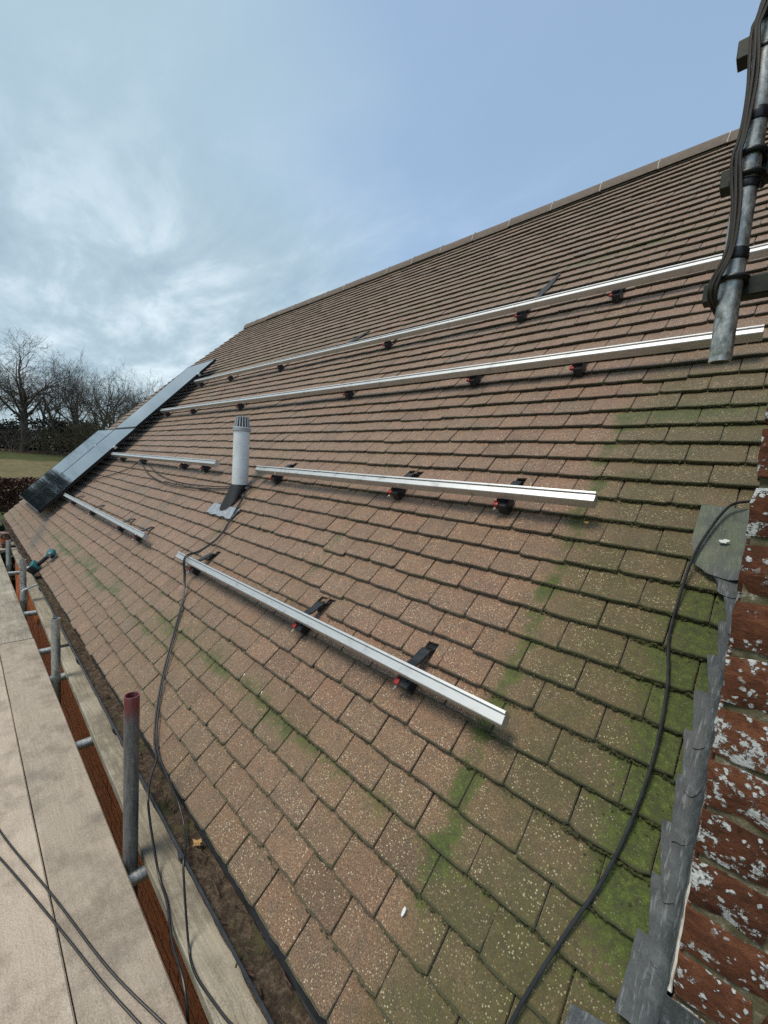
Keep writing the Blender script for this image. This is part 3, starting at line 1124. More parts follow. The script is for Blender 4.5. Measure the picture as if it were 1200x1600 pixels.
def build_chimney():
    top = CZ0 + COURSE * 28
    bm = box_bm(CHX0 + 0.009, CHX1 - 0.009, CHY0 + 0.0075, CHY1 - 0.004, CZ0, top)
    core = bm_obj('mortar_core', bm, M_MORTAR, chimney)
    protos = {}

    def brick_mesh(L, sd):
        key = (round(L, 3), sd)
        if key in protos: return protos[key]
        bm = bmesh.new()
        bmesh.ops.create_grid(bm, x_segments=1, y_segments=1, size=0.5)
        bm.clear()
        # subdivided, worn brick: x length, y depth, z height
        bmesh.ops.create_cube(bm, size=1.0)
        bmesh.ops.subdivide_edges(bm, edges=[e for e in bm.edges if abs(e.verts[0].co.x - e.verts[1].co.x) > 0.5], cuts=5, use_grid_fill=True)
        bmesh.ops.subdivide_edges(bm, edges=[e for e in bm.edges if abs(e.verts[0].co.z - e.verts[1].co.z) > 0.5], cuts=2, use_grid_fill=True)
        H, D = COURSE - 0.0070, 0.10
        for v in bm.verts:
            x, y, z = v.co
            v.co = Vector((x * L, y * D, z * H))
            e = (abs(x) > 0.49) + (abs(y) > 0.49) + (abs(z) > 0.49)
            if e >= 2:
                v.co *= 1.0
                v.co.x -= math.copysign(0.0035, x) if abs(x) > 0.49 else 0
                v.co.y -= math.copysign(0.0050, y) if abs(y) > 0.49 else 0
                v.co.z -= math.copysign(0.0035, z) if abs(z) > 0.49 else 0
            nz = mnoise.noise_vector(v.co * 38 + Vector((sd * 7.3, 0, 0)))
            v.co += nz * 0.0058
        bmesh.ops.recalc_face_normals(bm, faces=bm.faces)
        me = bpy.data.meshes.new('brick')
        bm.to_mesh(me)
        bm.free()
        me.materials.append(M_BRICK)
        shade_smooth(me, 38)
        protos[key] = me
        return me

    def lay(p0, p1, depth_dir, z, first_half):
        d = (p1 - p0)
        ln = d.length
        d.normalize()
        s = 0.0
        L = 0.222
        i = 0
        while s < ln - 0.03:
            l = L if not (i == 0 and first_half) else 0.108
            e = min(s + l, ln)
            cl = e - s - 0.007
            if cl > 0.04:
                c = p0 + d * (s + (e - s) / 2 - 0.0035) + depth_dir * 0.050
                # hidden under the roof?
                if not (z + COURSE < c.y * math.tan(TH) - 0.10 and depth_dir.y == 0):
                    o = link(bpy.data.objects.new('brick', brick_mesh(cl, random.randrange(4))), core)
                    ang = math.atan2(d.y, d.x)
                    o.location = Vector((c.x, c.y, z + COURSE / 2)) - depth_dir * random.uniform(-0.002, 0.003)
                    o.rotation_euler = (random.gauss(0, 0.008), random.gauss(0, 0.008), ang + random.gauss(0, 0.008))
            s = e
            i += 1

    for c in range(1, 28):
        z = CZ0 + c * COURSE
        h = c % 2 == 0
        lay(Vector((CHX0, CHY0, 0)), Vector((CHX1, CHY0, 0)), Vector((0, 1, 0)), z, h)
        lay(Vector((CHX0, CHY0 + 0.112, 0)), Vector((CHX0, CHY1, 0)), Vector((1, 0, 0)), z, not h)
        lay(Vector((CHX1, CHY0 + 0.112, 0)), Vector((CHX1, CHY1, 0)), Vector((-1, 0, 0)), z, not h)
    bm = box_bm(CHX0 - 0.03, CHX1 + 0.03, CHY0 - 0.03, CHY1 + 0.03, top + 0.002, top + 0.07, None, 0.012)
    bm_obj('cap', bm, M_MORTAR, chimney)


build_chimney()


def sheet(name, grid, mat, parent, thick=0.0022):
    """grid: rows of points; builds a thin solid sheet"""
    nr, nc = len(grid), len(grid[0])
    bm = bmesh.new()
    vv = [[bm.verts.new(p) for p in row] for row in grid]
    for i in range(nr - 1):
        for j in range(nc - 1):
            bm.faces.new((vv[i][j], vv[i][j + 1], vv[i + 1][j + 1], vv[i + 1][j]))
    bmesh.ops.recalc_face_normals(bm, faces=bm.faces)
    nsum = sum((f.normal for f in bm.faces), Vector())
    if nsum.dot(Vector((0, -ST, CT))) < 0:
        bmesh.ops.reverse_faces(bm, faces=bm.faces)
    geom = bm.faces[:]
    bmesh.ops.solidify(bm, geom=geom, thickness=thick)
    me = bpy.data.meshes.new(name)
    bm.to_mesh(me)
    bm.free()
    me.materials.append(mat)
    shade_smooth(me, 50)
    return link(bpy.data.objects.new(name, me), parent)


def build_flashing():
    wx = CHX0 - 0.004
    n = 9
    v0, v1 = 0.425, 1.335
    step = (v1 - v0) / n
    for i in range(n):
        rg = random.Random(40 + i)
        a = v0 + i * step - 0.030
        b = v0 + (i + 1) * step + 0.004
        xt = wx - rg.uniform(0.054, 0.068)     # wide corner at the top end
        xb = wx - rg.uniform(0.032, 0.042)     # narrower at the bottom end
        if i == 0: xb = wx - 0.066
        if i > 5: xt, xb = xt + 0.018, xb + 0.016
        rows = []
        NR = 9
        for r in range(NR):
            s = r / (NR - 1)
            row = []
            # the lower edge is dressed at a slant: further up the slope by the wall
            for c in range(9):
                q = c / 8
                xl = xb + (xt - xb) * s ** 0.8
                prof = [(0.0, 0.005, 0), (0.12, 0.0065, 0), (0.28, 0.008, 0), (0.46, 0.010, 0), (0.64, 0.013, 0), (0.80, 0.015, 0.006), (0.91, 0.014, 0.018), (0.97, 0.012, 0.040), (1.0, 0.010, 0.075)][c]
                x = xl + (wx - xl) * prof[0]
                nn = prof[1] + 0.0095 * (1 - s) ** 1.5 * (1 - 0.7 * q) + 0.001
                sl = 0.055 * max(0.0, q - 0.35) * (1 - s)
                v = a + (b - a) * s + sl + 0.004 * math.sin(q * 7 + i * 2.1) * (1 - s)
                nn += 0.0040 * mnoise.noise(Vector((x * 60, v * 40, i))) * (1 - 0.6 * q)
                x2 = x + 0.0022 * mnoise.noise(Vector((v * 45, i * 3.3, q * 4)))
                row.append(rw(min(x2, wx), v, nn + (0.0006 if c else 0)) + Vector((0, 0, prof[2])))
            rows.append(row)
        sheet('lead_flashing', rows, M_LEAD, chimney)
    pts = [rw(wx + 0.004 + 0.0015 * mnoise.noise(Vector((k * 1.7, 0, 0))), v0 + k * 0.0236, 0.012) + Vector((0, 0, 0.073 + 0.006 * mnoise.noise(Vector((k * 0.9, 4, 0))))) for k in range(40)]
    tube('mortar_fillet', pts, [0.0034 * (0.6 + 0.8 * random.random()) for _ in pts], M_FILLET, chimney, 6)
    # front apron folded round the corner
    rows = []
    for r in range(6):
        s = r / 5
        row = []
        for c in range(12):
            q = c / 11
            x = 0.672 + q * (1.50 - 0.672)
            v = 0.265 + s * 0.125 + (0.012 * math.sin(q * 9) if s < 0.1 else 0) - (0.03 * (1 - q * 6) * s if q < 0.16 else 0)
            nn = 0.010 + 0.004 * math.sin(q * 40) * (1 - s) + (0.010 * max(0, 1 - q * 9))
            row.append(rw(x, v, nn))
        rows.append(row)
    # short upstand only where the brick is
    sheet('lead_apron', rows, M_LEAD, chimney)
    up = []
    for r in range(3):
        up.append([Vector((0.80 + c / 8 * 0.66, CHY0 - 0.006 - (0.014 if r == 0 else 0), 0.283 + r * 0.055 + 0.004 * math.sin(c * 2.2))) for c in range(9)])
    sheet('lead_upstand', up, M_LEAD, chimney)
    # loose flaps of lead dressed over the tiles behind the stack
    def flap(name, outline_v0, outline_v1, xl, lift, round_):
        rows = []
        NR, NC = 12, 12
        for r in range(NR):
            s = r / (NR - 1)
            row = []
            for c in range(NC):
                q = c / (NC - 1)
                x = xl + (wx - xl) * q
                v = outline_v0 + (outline_v1 - outline_v0) * s
                corner = max(0.0, 1 - q * 2.6) * max(0.0, 1 - s * 2.2)
                v += round_ * corner
                x += round_ * 0.5 * corner
                nn = lift + 0.010 * math.sin(s * 3.0 + q * 1.3) + 0.0032 * mnoise.noise(Vector((x * 28, v * 22, lift * 90))) + 0.012 * max(0, q - 0.75) * 4 * 0.8
                row.append(rw(min(x, wx), v + 0.006 * math.sin(q * 6) * (1 - s), nn))
            rows.append(row)
        return sheet(name, rows, M_LEAD, chimney, 0.003)
    flap('lead_flap', 1.315, 1.46, 0.712, 0.007, 0.05)
    fl = flap('lead_flap', 1.365, 1.632, 0.662, 0.014, 0.034)
    fl['label'] = 'rounded grey lead flap with green algae and a white splash'
    # white splash
    V = []
    for k in range(14):
        a = 2 * math.pi * k / 14
        r = 0.0085 * (0.55 + 0.65 * random.random()) * (1.5 if k in (0, 1) else 1)
        V.append(rw(0.737 + r * math.cos(a) * 1.15, 1.480 + r * math.sin(a), 0.0335))
    mesh_obj('splash', V, [tuple(range(14))], M_WHITE, fl)


build_flashing()

# ------------------------------------------------------------------ aerial mast on the chimney
def build_mast():
    mx, my, r = 0.740, 0.340, 0.0155
    mast = empty('mast', (mx, my, 1.461), 'short galvanised pole with taped cables bracketed to the chimney', 'mast')
    z0, z1 = 1.461, 2.75
    lathe('pole', [(r, 0.0), (r, z1 - z0), (r - 0.003, z1 - z0), (r - 0.003, 0.0)], (mx, my, z0), M_MAST, mast, 32, None, 35, True)
    for z, left in ((1.585, 0.036), (1.768, 0.034), (1.968, 0.036)):
        # angle iron running from the chimney face past the pole
        bm = box_bm(mx - left - 0.004, CHX0 + 0.004, my + 0.0225, my + 0.0275, z - 0.013, z + 0.016, None, 0.0012)
        box_bm(mx - left - 0.004, CHX0 + 0.004, my + 0.0275, my + 0.052, z - 0.0130, z - 0.0085, None, 0.001, 1, bm)
        br = bm_obj('bracket', bm, M_GREENSTEEL, mast, 40)
        if z < 1.7: lathe('bolt', [(0.0001, 0.0), (0.004, 0.0), (0.004, 0.0022), (0.0001, 0.0022)], (mx - left + 0.006, my + 0.0224, z + 0.002), M_BOLT, br, 10, Vector((0, -1, 0)))
        for dz in ((0.006,) if z < 1.7 else (0.010, -0.022) if z < 1.9 else (0.004,)):
            path = [Vector((mx + (r + 0.0035) * math.sin(a), my - (r + 0.0035) * math.cos(a), z + dz + 0.0)) for a in [R(d) for d in range(-120, 121, 15)]]
            path = [Vector((path[0].x, my + 0.034, path[0].z))] + path + [Vector((path[-1].x, my + 0.034, path[-1].z))]
            tube('clamp', path, 0.0042, M_BLACKSTEEL, mast, 8)
    for z, hh in ((1.628, 0.018), (1.733, 0.014), (1.833, 0.018), (1.930, 0.007), (2.02, 0.008)):
        lathe('tape', [(r + 0.0006, 0.0), (r + 0.0018, 0.002), (r + 0.0018, hh - 0.002), (r + 0.0006, hh)], (mx, my, z - hh / 2), M_TAPE, mast, 28, None, 40)
    # cables running down the pole
    spine = [(0.7290, 0.350, 1.545), (0.7215, 0.330, 1.557), (0.7190, 0.317, 1.572), (0.7225, 0.314, 1.590), (0.7290, 0.313, 1.606), (0.7345, 0.313, 1.625), (0.7365, 0.313, 1.655), (0.7345, 0.313, 1.699),
             (0.7300, 0.313, 1.735), (0.7265, 0.312, 1.770), (0.7300, 0.313, 1.797), (0.7320, 0.313, 1.831), (0.7325, 0.313, 1.870), (0.7310, 0.313, 1.900), (0.7285, 0.313, 1.930), (0.7270, 0.313, 1.950), (0.7305, 0.313, 1.966), (0.7345, 0.313, 1.985), (0.7380, 0.313, 2.02), (0.7380, 0.313, 2.30), (0.7380, 0.313, 2.74)]
    cab = empty('cable_bundle', (0.729, 0.35, 1.545), 'bundle of old brown coaxial cables taped down the pole', 'cable')
    for i, (dx, dy) in enumerate(((-0.0052, 0.0040), (-0.0003, 0.0), (0.0044, -0.0012), (0.0005, 0.0055))):
        pts = [Vector((x + dx + 0.0007 * math.sin(i * 2 + k * 1.3), y + dy, z)) for k, (x, y, z) in enumerate(spine)]
        if i == 3: pts[0] = Vector((0.735, 0.37, 1.548))
        tube('cable', catmull(pts, 5), 0.0025, M_CABLE_OLD if i != 3 else M_CABLE, cab, 8)


build_mast()

# ------------------------------------------------------------------ solar rails
RAIL_PROF = [(-0.018, 0.058), (-0.0185, 0.0935), (-0.0165, 0.0965), (-0.0145, 0.0945), (0.0085, 0.0975), (0.0090, 0.0925), (0.0115, 0.0925), (0.0120, 0.1035), (0.0195, 0.1040), (0.0200, 0.058)]


def build_rail(x0, x1, v, hooks, label, dv1=0.0, notch=None, splice=()):
    t = empty('solar_rail', rw((x0 + x1) / 2, v, 0.0), label, 'mounting rail', 'solar mounting rails')
    V, F = [], []
    N = len(RAIL_PROF)
    segs = 8
    for i in range(segs + 1):
        s = i / segs
        for (a, b) in RAIL_PROF:
            V.append(rw(x0 + (x1 - x0) * s, v + dv1 * s + a, b + 0.0012 * math.sin(s * 9)))
    for i in range(segs):
        for k in range(N):
            F.append((i * N + k, i * N + (k + 1) % N, (i + 1) * N + (k + 1) % N, (i + 1) * N + k))
    F.append(tuple(reversed(range(N))))
    F.append(tuple(segs * N + k for k in range(N)))
    mesh_obj('rail', V, F, M_ALU, t)
    for x in splice:
        bm = box_bm(x - 0.09, x + 0.09, v - 0.0235, v - 0.0190, 0.064, 0.090, ROOF, 0.001)
        pl = bm_obj('splice_plate', bm, M_ALU, t)
        for k in range(4):
            bx = x - 0.066 + k * 0.044
            lathe('bolt', [(0.0001, 0), (0.0055, 0), (0.0055, 0.006), (0.0001, 0.006)], rw(bx, v - 0.0236, 0.077), M_BLACKSTEEL, pl, 6, rw(0, -1, 0))
    for hx in hooks:
        s = (hx - x0) / (x1 - x0)
        vv = v + dv1 * s
        nv = (notch * TG + 0.066) if notch else vv + 0.135
        # flat bar from under the tile, over its tail and down to the rail
        w = 0.0185
        path = [(nv + 0.02, -0.040), (nv - 0.012, -0.020), (nv - 0.030, 0.006), (vv + 0.050, 0.030), (vv + 0.030, 0.044), (vv - 0.024, 0.046)]
        V, F = [], []
        for (a, b) in path:
            V += [rw(hx - w, a, b), rw(hx + w, a, b), rw(hx + w, a, b + 0.007), rw(hx - w, a, b + 0.007)]
        for i in range(len(path) - 1):
            for k in range(4):
                F.append((i * 4 + k, i * 4 + (k + 1) % 4, i * 4 + 4 + (k + 1) % 4, i * 4 + 4 + k))
        F += [(3, 2, 1, 0), tuple(len(V) - 4 + k for k in range(4))]
        hk = mesh_obj('roof_hook', V, F, M_BLACKSTEEL, t)
        bm = box_bm(hx - 0.012, hx + 0.030, vv - 0.046, vv + 0.020, -0.004, 0.045, ROOF, 0.003)
        bm_obj('foot', bm, M_BLACKSTEEL, hk)
        bm = box_bm(hx - 0.027, hx - 0.006, vv - 0.046, vv - 0.024, 0.034, 0.051, ROOF, 0.004, 2)
        bm_obj('clamp', bm, M_RED, hk, 40)
        lathe('bolt', [(0.0001, 0), (0.0065, 0), (0.0065, 0.006), (0.0035, 0.007), (0.0035, 0.016), (0.0001, 0.016)], rw(hx - 0.018, vv - 0.050, 0.033), M_BOLT, hk, 10, rw(0, -0.75, 0.35), 30)
    return t


build_rail(-1.915, 0.388, 0.741, HOOK_X, 'short bare aluminium rail nearest the camera, low on the roof', 0.009, 8)
build_rail(-1.930, 0.380, 1.535, HOOK_X, 'short aluminium rail to the right of the grey flue pipe', 0.012, 16)
build_rail(-6.10, -2.62, 0.760, (-5.62, -4.55, -3.42, -2.90), 'aluminium rail running out from under the lower solar panel near the eaves', -0.010)
build_rail(-6.10, -2.64, 1.551, (-5.62, -4.75, -3.46, -2.95), 'aluminium rail between the solar panels and the grey flue pipe', 0.003)
build_rail(-6.10, 0.714, 2.505, (-5.90, -4.93, -3.60, -1.755, -0.590, 0.022), 'long aluminium rail crossing the roof above the flue pipe', -0.036, None, (-2.62,))
build_rail(-6.08, 0.735, 3.225, (-5.90, -4.90, -3.60, -1.83, -0.575, 0.012), 'uppermost long aluminium rail, closest to the ridge', -0.057, None, (-2.20,))

# smears of black sealant beside the upper rail
for (u0, v0, u1, v1, w, lab) in ((-0.585, 3.33, -0.515, 3.74, 0.030, 'black smear of sealant above the uppermost rail, nearer the pole'), (-2.72, 3.33, -2.42, 3.62, 0.055, 'black smear of sealant above the uppermost rail, above its splice')):
    V = []
    N = 22
    for k in range(N):
        a = 2 * math.pi * k / N
        s, q = 0.5 + 0.5 * math.cos(a), math.sin(a)
        s += random.uniform(-0.06, 0.06)
        V.append(rw(u0 + (u1 - u0) * s + q * w * (0.6 + 0.5 * random.random()), v0 + (v1 - v0) * s, 0.0058))
    b0 = len(V)
    V += [p - rw(0, 0, 0.010) for p in V]
    F = [tuple(range(N)), tuple(reversed(range(N, 2 * N)))] + [(k, k + N, (k + 1) % N + N, (k + 1) % N) for k in range(N)]
    set_props(mesh_obj('sealant_smear', V, F, M_RUBBER), lab, 'sealant')


# ------------------------------------------------------------------ solar panels
def build_panel(x1, w, v0, v1, label):
    x0 = x1 - w
    t = empty('solar_module', rw((x0 + x1) / 2, v0, 0.105), label, 'solar panel', 'solar panels')
    n0, n1 = 0.106, 0.144
    fr = 0.011
    bm = bmesh.new()
    for (a, b, c, d) in ((x0, x0 + fr, v0, v1), (x1 - fr, x1, v0, v1), (x0 + fr, x1 - fr, v0, v0 + fr), (x0 + fr, x1 - fr, v1 - fr, v1)):
        box_bm(a, b, c, d, n0, n1, ROOF, 0, 1, bm)
    bm_obj('frame', bm, M_FRAME, t)
    bm = box_bm(x0 + fr + 0.0005, x1 - fr - 0.0005, v0 + fr + 0.0005, v1 - fr - 0.0005, n1 - 0.008, n1 - 0.002, ROOF)
    gl = bm_obj('glass', bm, M_PANEL, t)
    bm = box_bm(x0 + 0.004, x1 - 0.004, v0 - 0.0022, v0 - 0.0004, n1 - 0.012, n1 - 0.001, ROOF)
    bm_obj('edge_trim', bm, M_ALU, t)
    for vv in (v0 + 0.40, v1 - 0.40):
        bm = box_bm(x1 + 0.001, x1 + 0.022, vv - 0.02, vv + 0.02, n0 + 0.0, n1 + 0.004, ROOF, 0.002)
        bm_obj('end_clamp', bm, M_FRAME if vv < v0 + 0.6 else M_ALU, t)


build_panel(-6.015, 1.134, 0.410, 2.045, 'black solar panel nearest the rails in the lower row')
build_panel(-7.160, 1.134, 0.410, 2.045, 'black solar panel at the roof verge in the lower row')
build_panel(-6.085, 1.134, 2.070, 3.760, 'single black solar panel of the upper row')


# ------------------------------------------------------------------ flue pipe
def build_flue():
    fx, fy = -2.072, 0.925
    t = empty('flue_pipe', (fx, fy, 0.99), 'pale grey flue pipe with slotted cowl rising from a lead slate', 'flue pipe')
    r = 0.058
    lathe('pipe', [(r, 0.0), (r, 0.42), (r - 0.004, 0.42), (r - 0.004, 0.0)], (fx, fy, 1.035), M_FLUE, t, 32, None, 35, True)
    cow = lathe('cowl', [(r + 0.001, 0.0), (r + 0.006, 0.003), (r + 0.006, 0.026), (r + 0.001, 0.030), (0.001, 0.030)], (fx, fy, 1.452), M_FLUEDARK, t, 32)
    for k in range(16):
        a = 2 * math.pi * k / 16
        d = Vector((math.cos(a), math.sin(a), 0))
        tube('fin', [Vector((fx, fy, 1.478)) + d * (r - 0.004), Vector((fx, fy, 1.556)) + d * (r - 0.016)], 0.0052, M_FLUEDARK, cow, 6)
    lathe('core', [(0.030, 0.0), (0.030, 0.072), (0.001, 0.073)], (fx, fy, 1.482), M_RUBBER, cow, 16)
    lathe('top_ring', [(r - 0.013, 0), (r - 0.012, 0.006), (r - 0.024, 0.008), (r - 0.025, 0.0)], (fx, fy, 1.553), M_FLUEDARK, cow, 28, None, 35, True)
    # black boot: pipe collar flaring down the slope to the slate
    V, F = [], []
    seg, rings = 28, 7
    for i in range(rings):
        s = i / (rings - 1)
        for k in range(seg):
            a = 2 * math.pi * k / seg
            top = Vector((fx + (r + 0.005) * math.cos(a), fy + (r + 0.005) * math.sin(a), 1.062))
            bot = rw(fx - 0.006 + 0.078 * math.cos(a), 1.275 + 0.105 * math.sin(a), 0.012)
            ss = s ** 1.15
            V.append(top.lerp(bot, ss))
    for i in range(rings - 1):
        for k in range(seg):
            F.append((i * seg + k, i * seg + (k + 1) % seg, (i + 1) * seg + (k + 1) % seg, (i + 1) * seg + k))
    mesh_obj('boot', V, F, M_RUBBER, t, 50)
    rows = []
    for i in range(9):
        s = i / 8
        rows.append([rw(fx - 0.200 + 0.415 * c / 12 + 0.008 * mnoise.noise(Vector((s * 3, c * 0.3, 0))), 1.128 + s * 0.095 + 0.006 * math.sin(c * 1.7) * (1 - s),
                        0.0085 + 0.004 * mnoise.noise(Vector((c * 0.6, s * 5, 2)))) for c in range(13)])
    sheet('lead_slate', rows, M_LEADSLATE, t, 0.003)


build_flue()


# ------------------------------------------------------------------ gutter
def gy(x):
    """the gutter wanders a little closer to the wall at the far end"""
    s = max(0.0, min(1.0, (0.2 - x) / 4.5))
    return 0.034 * s


def build_gutter():
    t = empty('gutter', (-3.5, -0.01, -0.1), 'black half-round plastic gutter silted up along the eaves', 'gutter')
    r, cz = 0.056, -0.040
    cy0 = -0.018
    xs = [VERGE - 0.02 + i * (1.9 + 0.02 - VERGE) / 40 for i in range(41)]
    V, F = [], []
    prof = [(-math.cos(a) * (r + 0.0) , -math.sin(a) * r) for a in [math.pi * k / 14 for k in range(15)]]
    inner = [(-math.cos(a) * (r - 0.003), -math.sin(a) * (r - 0.003)) for a in [math.pi * k / 14 for k in range(14, -1, -1)]]
    lip = [(-r - 0.0035, 0.001), (-r - 0.003, 0.006), (-r + 0.003, 0.006)]
    ring = [lip[0]] + prof + inner + [lip[2], lip[1]]
    n = len(ring)
    for x in xs:
        for (a, b) in ring:
            V.append((x, cy0 + gy(x) + a, cz + b))
    for i in range(len(xs) - 1):
        for k in range(n):
            F.append((i * n + k, (i + 1) * n + k, (i + 1) * n + (k + 1) % n, i * n + (k + 1) % n))
    F.append(tuple(range(n)))
    F.append(tuple((len(xs) - 1) * n + k for k in reversed(range(n))))
    bm = bmesh.new()
    me = bpy.data.meshes.new('tmp')
    me.from_pydata(V, [], F)
    bm.from_mesh(me)
    bpy.data.meshes.remove(me)
    bm_obj('channel', bm, M_PLASTIC, t, 40)
    x = 0.52
    while x > VERGE:
        path = [Vector((x, cy0 + gy(x) - math.cos(a) * (r + 0.005), cz + 0.004 - math.sin(a) * (r + 0.005))) for a in [math.pi * k / 12 for k in range(13)]]
        V, F = tube_data(path, 0.0055, 6)
        V = [Vector((x + (p.x - x) * 3.2, p.y, p.z)) for p in V]
        mesh_obj('bracket', V, F, M_PLASTIC, t, 40)
        x -= 0.90 + random.uniform(-0.05, 0.05)
    # dark plastic strip dressed from under the tiles into the gutter
    rows = []
    for s, (a, b) in enumerate(((0.034, -0.004), (0.012, -0.018), (-0.002 + 0.012, -0.052))):
        rows.append([(x, a + gy(x) * 0.3, b + 0.003 * mnoise.noise(Vector((x * 3, s, 0)))) for x in [VERGE + 0.01 + i * 0.25 for i in range(42)]])
    sheet('eaves_strip', rows, M_PLASTIC, t, 0.002)
    # silt lying in the channel
    V, F = [], []
    NX, NY = 520, 7
    for i in range(NX):
        x = VERGE + 0.02 + i * (1.6 - VERGE) / NX
        for j in range(NY):
            q = j / (NY - 1)
            y = cy0 + gy(x) - 0.0500 + q * 0.082
            h = 0.010 * mnoise.noise(Vector((x * 9, y * 30, 0))) + 0.006 * mnoise.noise(Vector((x * 34, y * 70, 3)))
            V.append((x, y, cz - 0.031 + h - 0.004 * (1 - abs(q - 0.5) * 2)))
    for i in range(NX - 1):
        for j in range(NY - 1):
            F.append((i * NY + j, (i + 1) * NY + j, (i + 1) * NY + j + 1, i * NY + j + 1))
    o = mesh_obj('silt', V, F, M_SILT, None, 60)
    set_props(o, 'brown silt and moss lying along the gutter', 'silt', None, 'stuff')
    # twigs and leaf scraps heaped at the far end
    V, F = [], []
    for k in range(420):
        x = random.uniform(-8.4, -4.6) if k < 260 else random.uniform(-4.6, 0.9)
        y = cy0 + gy(x) + random.uniform(-0.05, 0.035)
        z = cz + random.uniform(-0.02, 0.035 if x < -4.7 else -0.012)
        a = random.uniform(0, 6.28)
        l = random.uniform(0.008, 0.03) * (2.2 if x < -4.7 else 1)
        d = Vector((math.cos(a), math.sin(a) * 0.5, random.uniform(-0.2, 0.4))) * l
        tube_data([Vector((x, y, z)) - d, Vector((x, y, z)) + d], random.uniform(0.0012, 0.003), 4, True, V, F)
    set_props(mesh_obj('twigs', V, F, M_LEAF2), 'twigs and leaf litter heaped in the gutter', 'litter', None, 'stuff')


build_gutter()


def leaf(x, y, z, size, mat, label, cat='leaf', rz=0.0, tilt=0.25, sides=14):
    V = []
    for k in range(sides):
        a = 2 * math.pi * k / sides
        rr = size * (1.0 if k % 3 == 0 else 0.62) * random.uniform(0.65, 1.15)
        px, py = rr * math.cos(a) * 1.25, rr * math.sin(a) * 0.8
        V.append((px, py, size * 0.28 * math.cos(2 * a) + 0.1 * size * random.random()))
    V.append((0, 0, 0.05 * size))
    F = [(k, (k + 1) % sides, sides) for k in range(sides)]
    bm = bmesh.new()
    me = bpy.data.meshes.new('t')
    me.from_pydata(V, [], F)
    bm.from_mesh(me)
    bpy.data.meshes.remove(me)
    bmesh.ops.solidify(bm, geom=bm.faces[:], thickness=size * 0.05)
    o = bm_obj('dead_leaf', bm, mat)
    o.location = (x, y, z)
    o.rotation_euler = (tilt, -0.2, rz)
    return set_props(o, label, cat, 'dead leaves')


leaf(-0.430, -0.008, -0.048, 0.019, M_LEAF, 'curled golden leaf lying in the near gutter', rz=0.6, tilt=0.5)
leaf(-0.64, -0.020, -0.052, 0.013, M_LEAF2, 'small russet leaf in the gutter just beyond the golden one', rz=1.9)
leaf(-1.62, -0.012, -0.055, 0.015, M_LEAF2, 'brown leaf in the gutter beyond the red-topped post', rz=0.2)
p = rw(0.352, 1.50, 0.012)
leaf(p.x, p.y, p.z, 0.010, M_LEAF, 'pale narrow leaf on the mossy tiles below the rail end', rz=0.3, tilt=0.8, sides=7)
for (u, v, lab) in ((0.310, 0.262, 'white feather lying on the tiles low at the front'), (-0.73, 0.440, 'white scrap on the mossy course below the near rail'),
                    (-0.57, 0.430, 'small white scrap right of the other on the mossy course'), (-3.52, 1.08, 'white fleck on the tiles below the looped cable')):
    V = []
    for k in range(8):
        a = 2 * math.pi * k / 8
        V.append(rw(u + (0.0045 if u > 0.2 else 0.0028) * math.cos(a) * random.uniform(.6, 1.2), v + (0.012 if u > 0.2 else 0.006) * math.sin(a) * random.uniform(.6, 1.2), -0.004))
    V += [q + rw(0, 0, 0.006) for q in V]
    F = [tuple(range(8, 16)), tuple(reversed(range(8)))] + [(k, (k + 1) % 8, (k + 1) % 8 + 8, k + 8) for k in range(8)]
    set_props(mesh_obj('white_scrap', V, F, M_WHITE), lab, 'scrap')


# ------------------------------------------------------------------ scaffold
DZ = -0.22


def board(name, x0, x1, y0, y1, z1, mat, label, skew=0.0, group='scaffold boards', thick=0.038):
    nx = 14
    bm = bmesh.new()
    rows = []
    for i in range(nx + 1):
        s = i / nx
        x = x0 + (x1 - x0) * s
        sag = 0.0016 * math.sin(s * 7 + y0 * 9)
        e0 = 0.0012 * mnoise.noise(Vector((x * 4, y0, 0)))
        e1 = 0.0016 * mnoise.noise(Vector((x * 5, y1, 3)))
        dy = skew * (x1 - x)
        prof = [(y0 + e0, z1 - thick), (y0 + e0, z1 - 0.004), (y0 + e0 + 0.004, z1), (y1 + e1 - 0.004, z1), (y1 + e1, z1 - 0.004), (y1 + e1, z1 - thick)]
        rows.append([bm.verts.new((x, a + dy, b + sag)) for a, b in prof])
    for i in range(nx):
        for k in range(6):
            bm.faces.new((rows[i][k], rows[i][(k + 1) % 6], rows[i + 1][(k + 1) % 6], rows[i + 1][k]))
    bm.faces.new(rows[0])
    bm.faces.new(list(reversed(rows[-1])))
    return set_props(bm_obj(name, bm, mat, None, 25), label, 'scaffold board', group)


E0 = -0.163
board('scaffold_board', -9.6, -5.0, -0.46, -0.235, -1.35, M_INNER, 'lower lift scaffold board glimpsed through the gap, outer one')
board('scaffold_board', -9.6, -5.0, -0.23, -0.005, -1.352, M_BOARD, 'lower lift scaffold board glimpsed through the gap, against the wall')
board('scaffold_board', -9.6, -5.0, -0.69, -0.465, -1.351, M_BOARD, 'lower lift scaffold board farthest from the wall')
for k, (x, y, z, rz, lab) in enumerate(((-7.02, -0.10, DZ + 0.0355, 0.2, 'lowest loose brick stacked at the far end of the deck'), (-7.05, -0.09, DZ + 0.1015, 0.35, 'middle loose brick stacked at the far end of the deck'),
                                        (-7.03, -0.10, DZ + 0.1675, 0.1, 'topmost loose brick stacked at the far end of the deck'))):
    o = bm_obj('loose_brick', box_bm(-0.107, 0.107, -0.051, 0.051, -0.0325, 0.0325, None, 0.004), (M_BRICK, M_WALLB, M_BRICK)[k])
    o.location = (x, y, z)
    o.rotation_euler = (0, 0, rz)
    set_props(o, lab, 'brick', 'loose bricks on the deck')
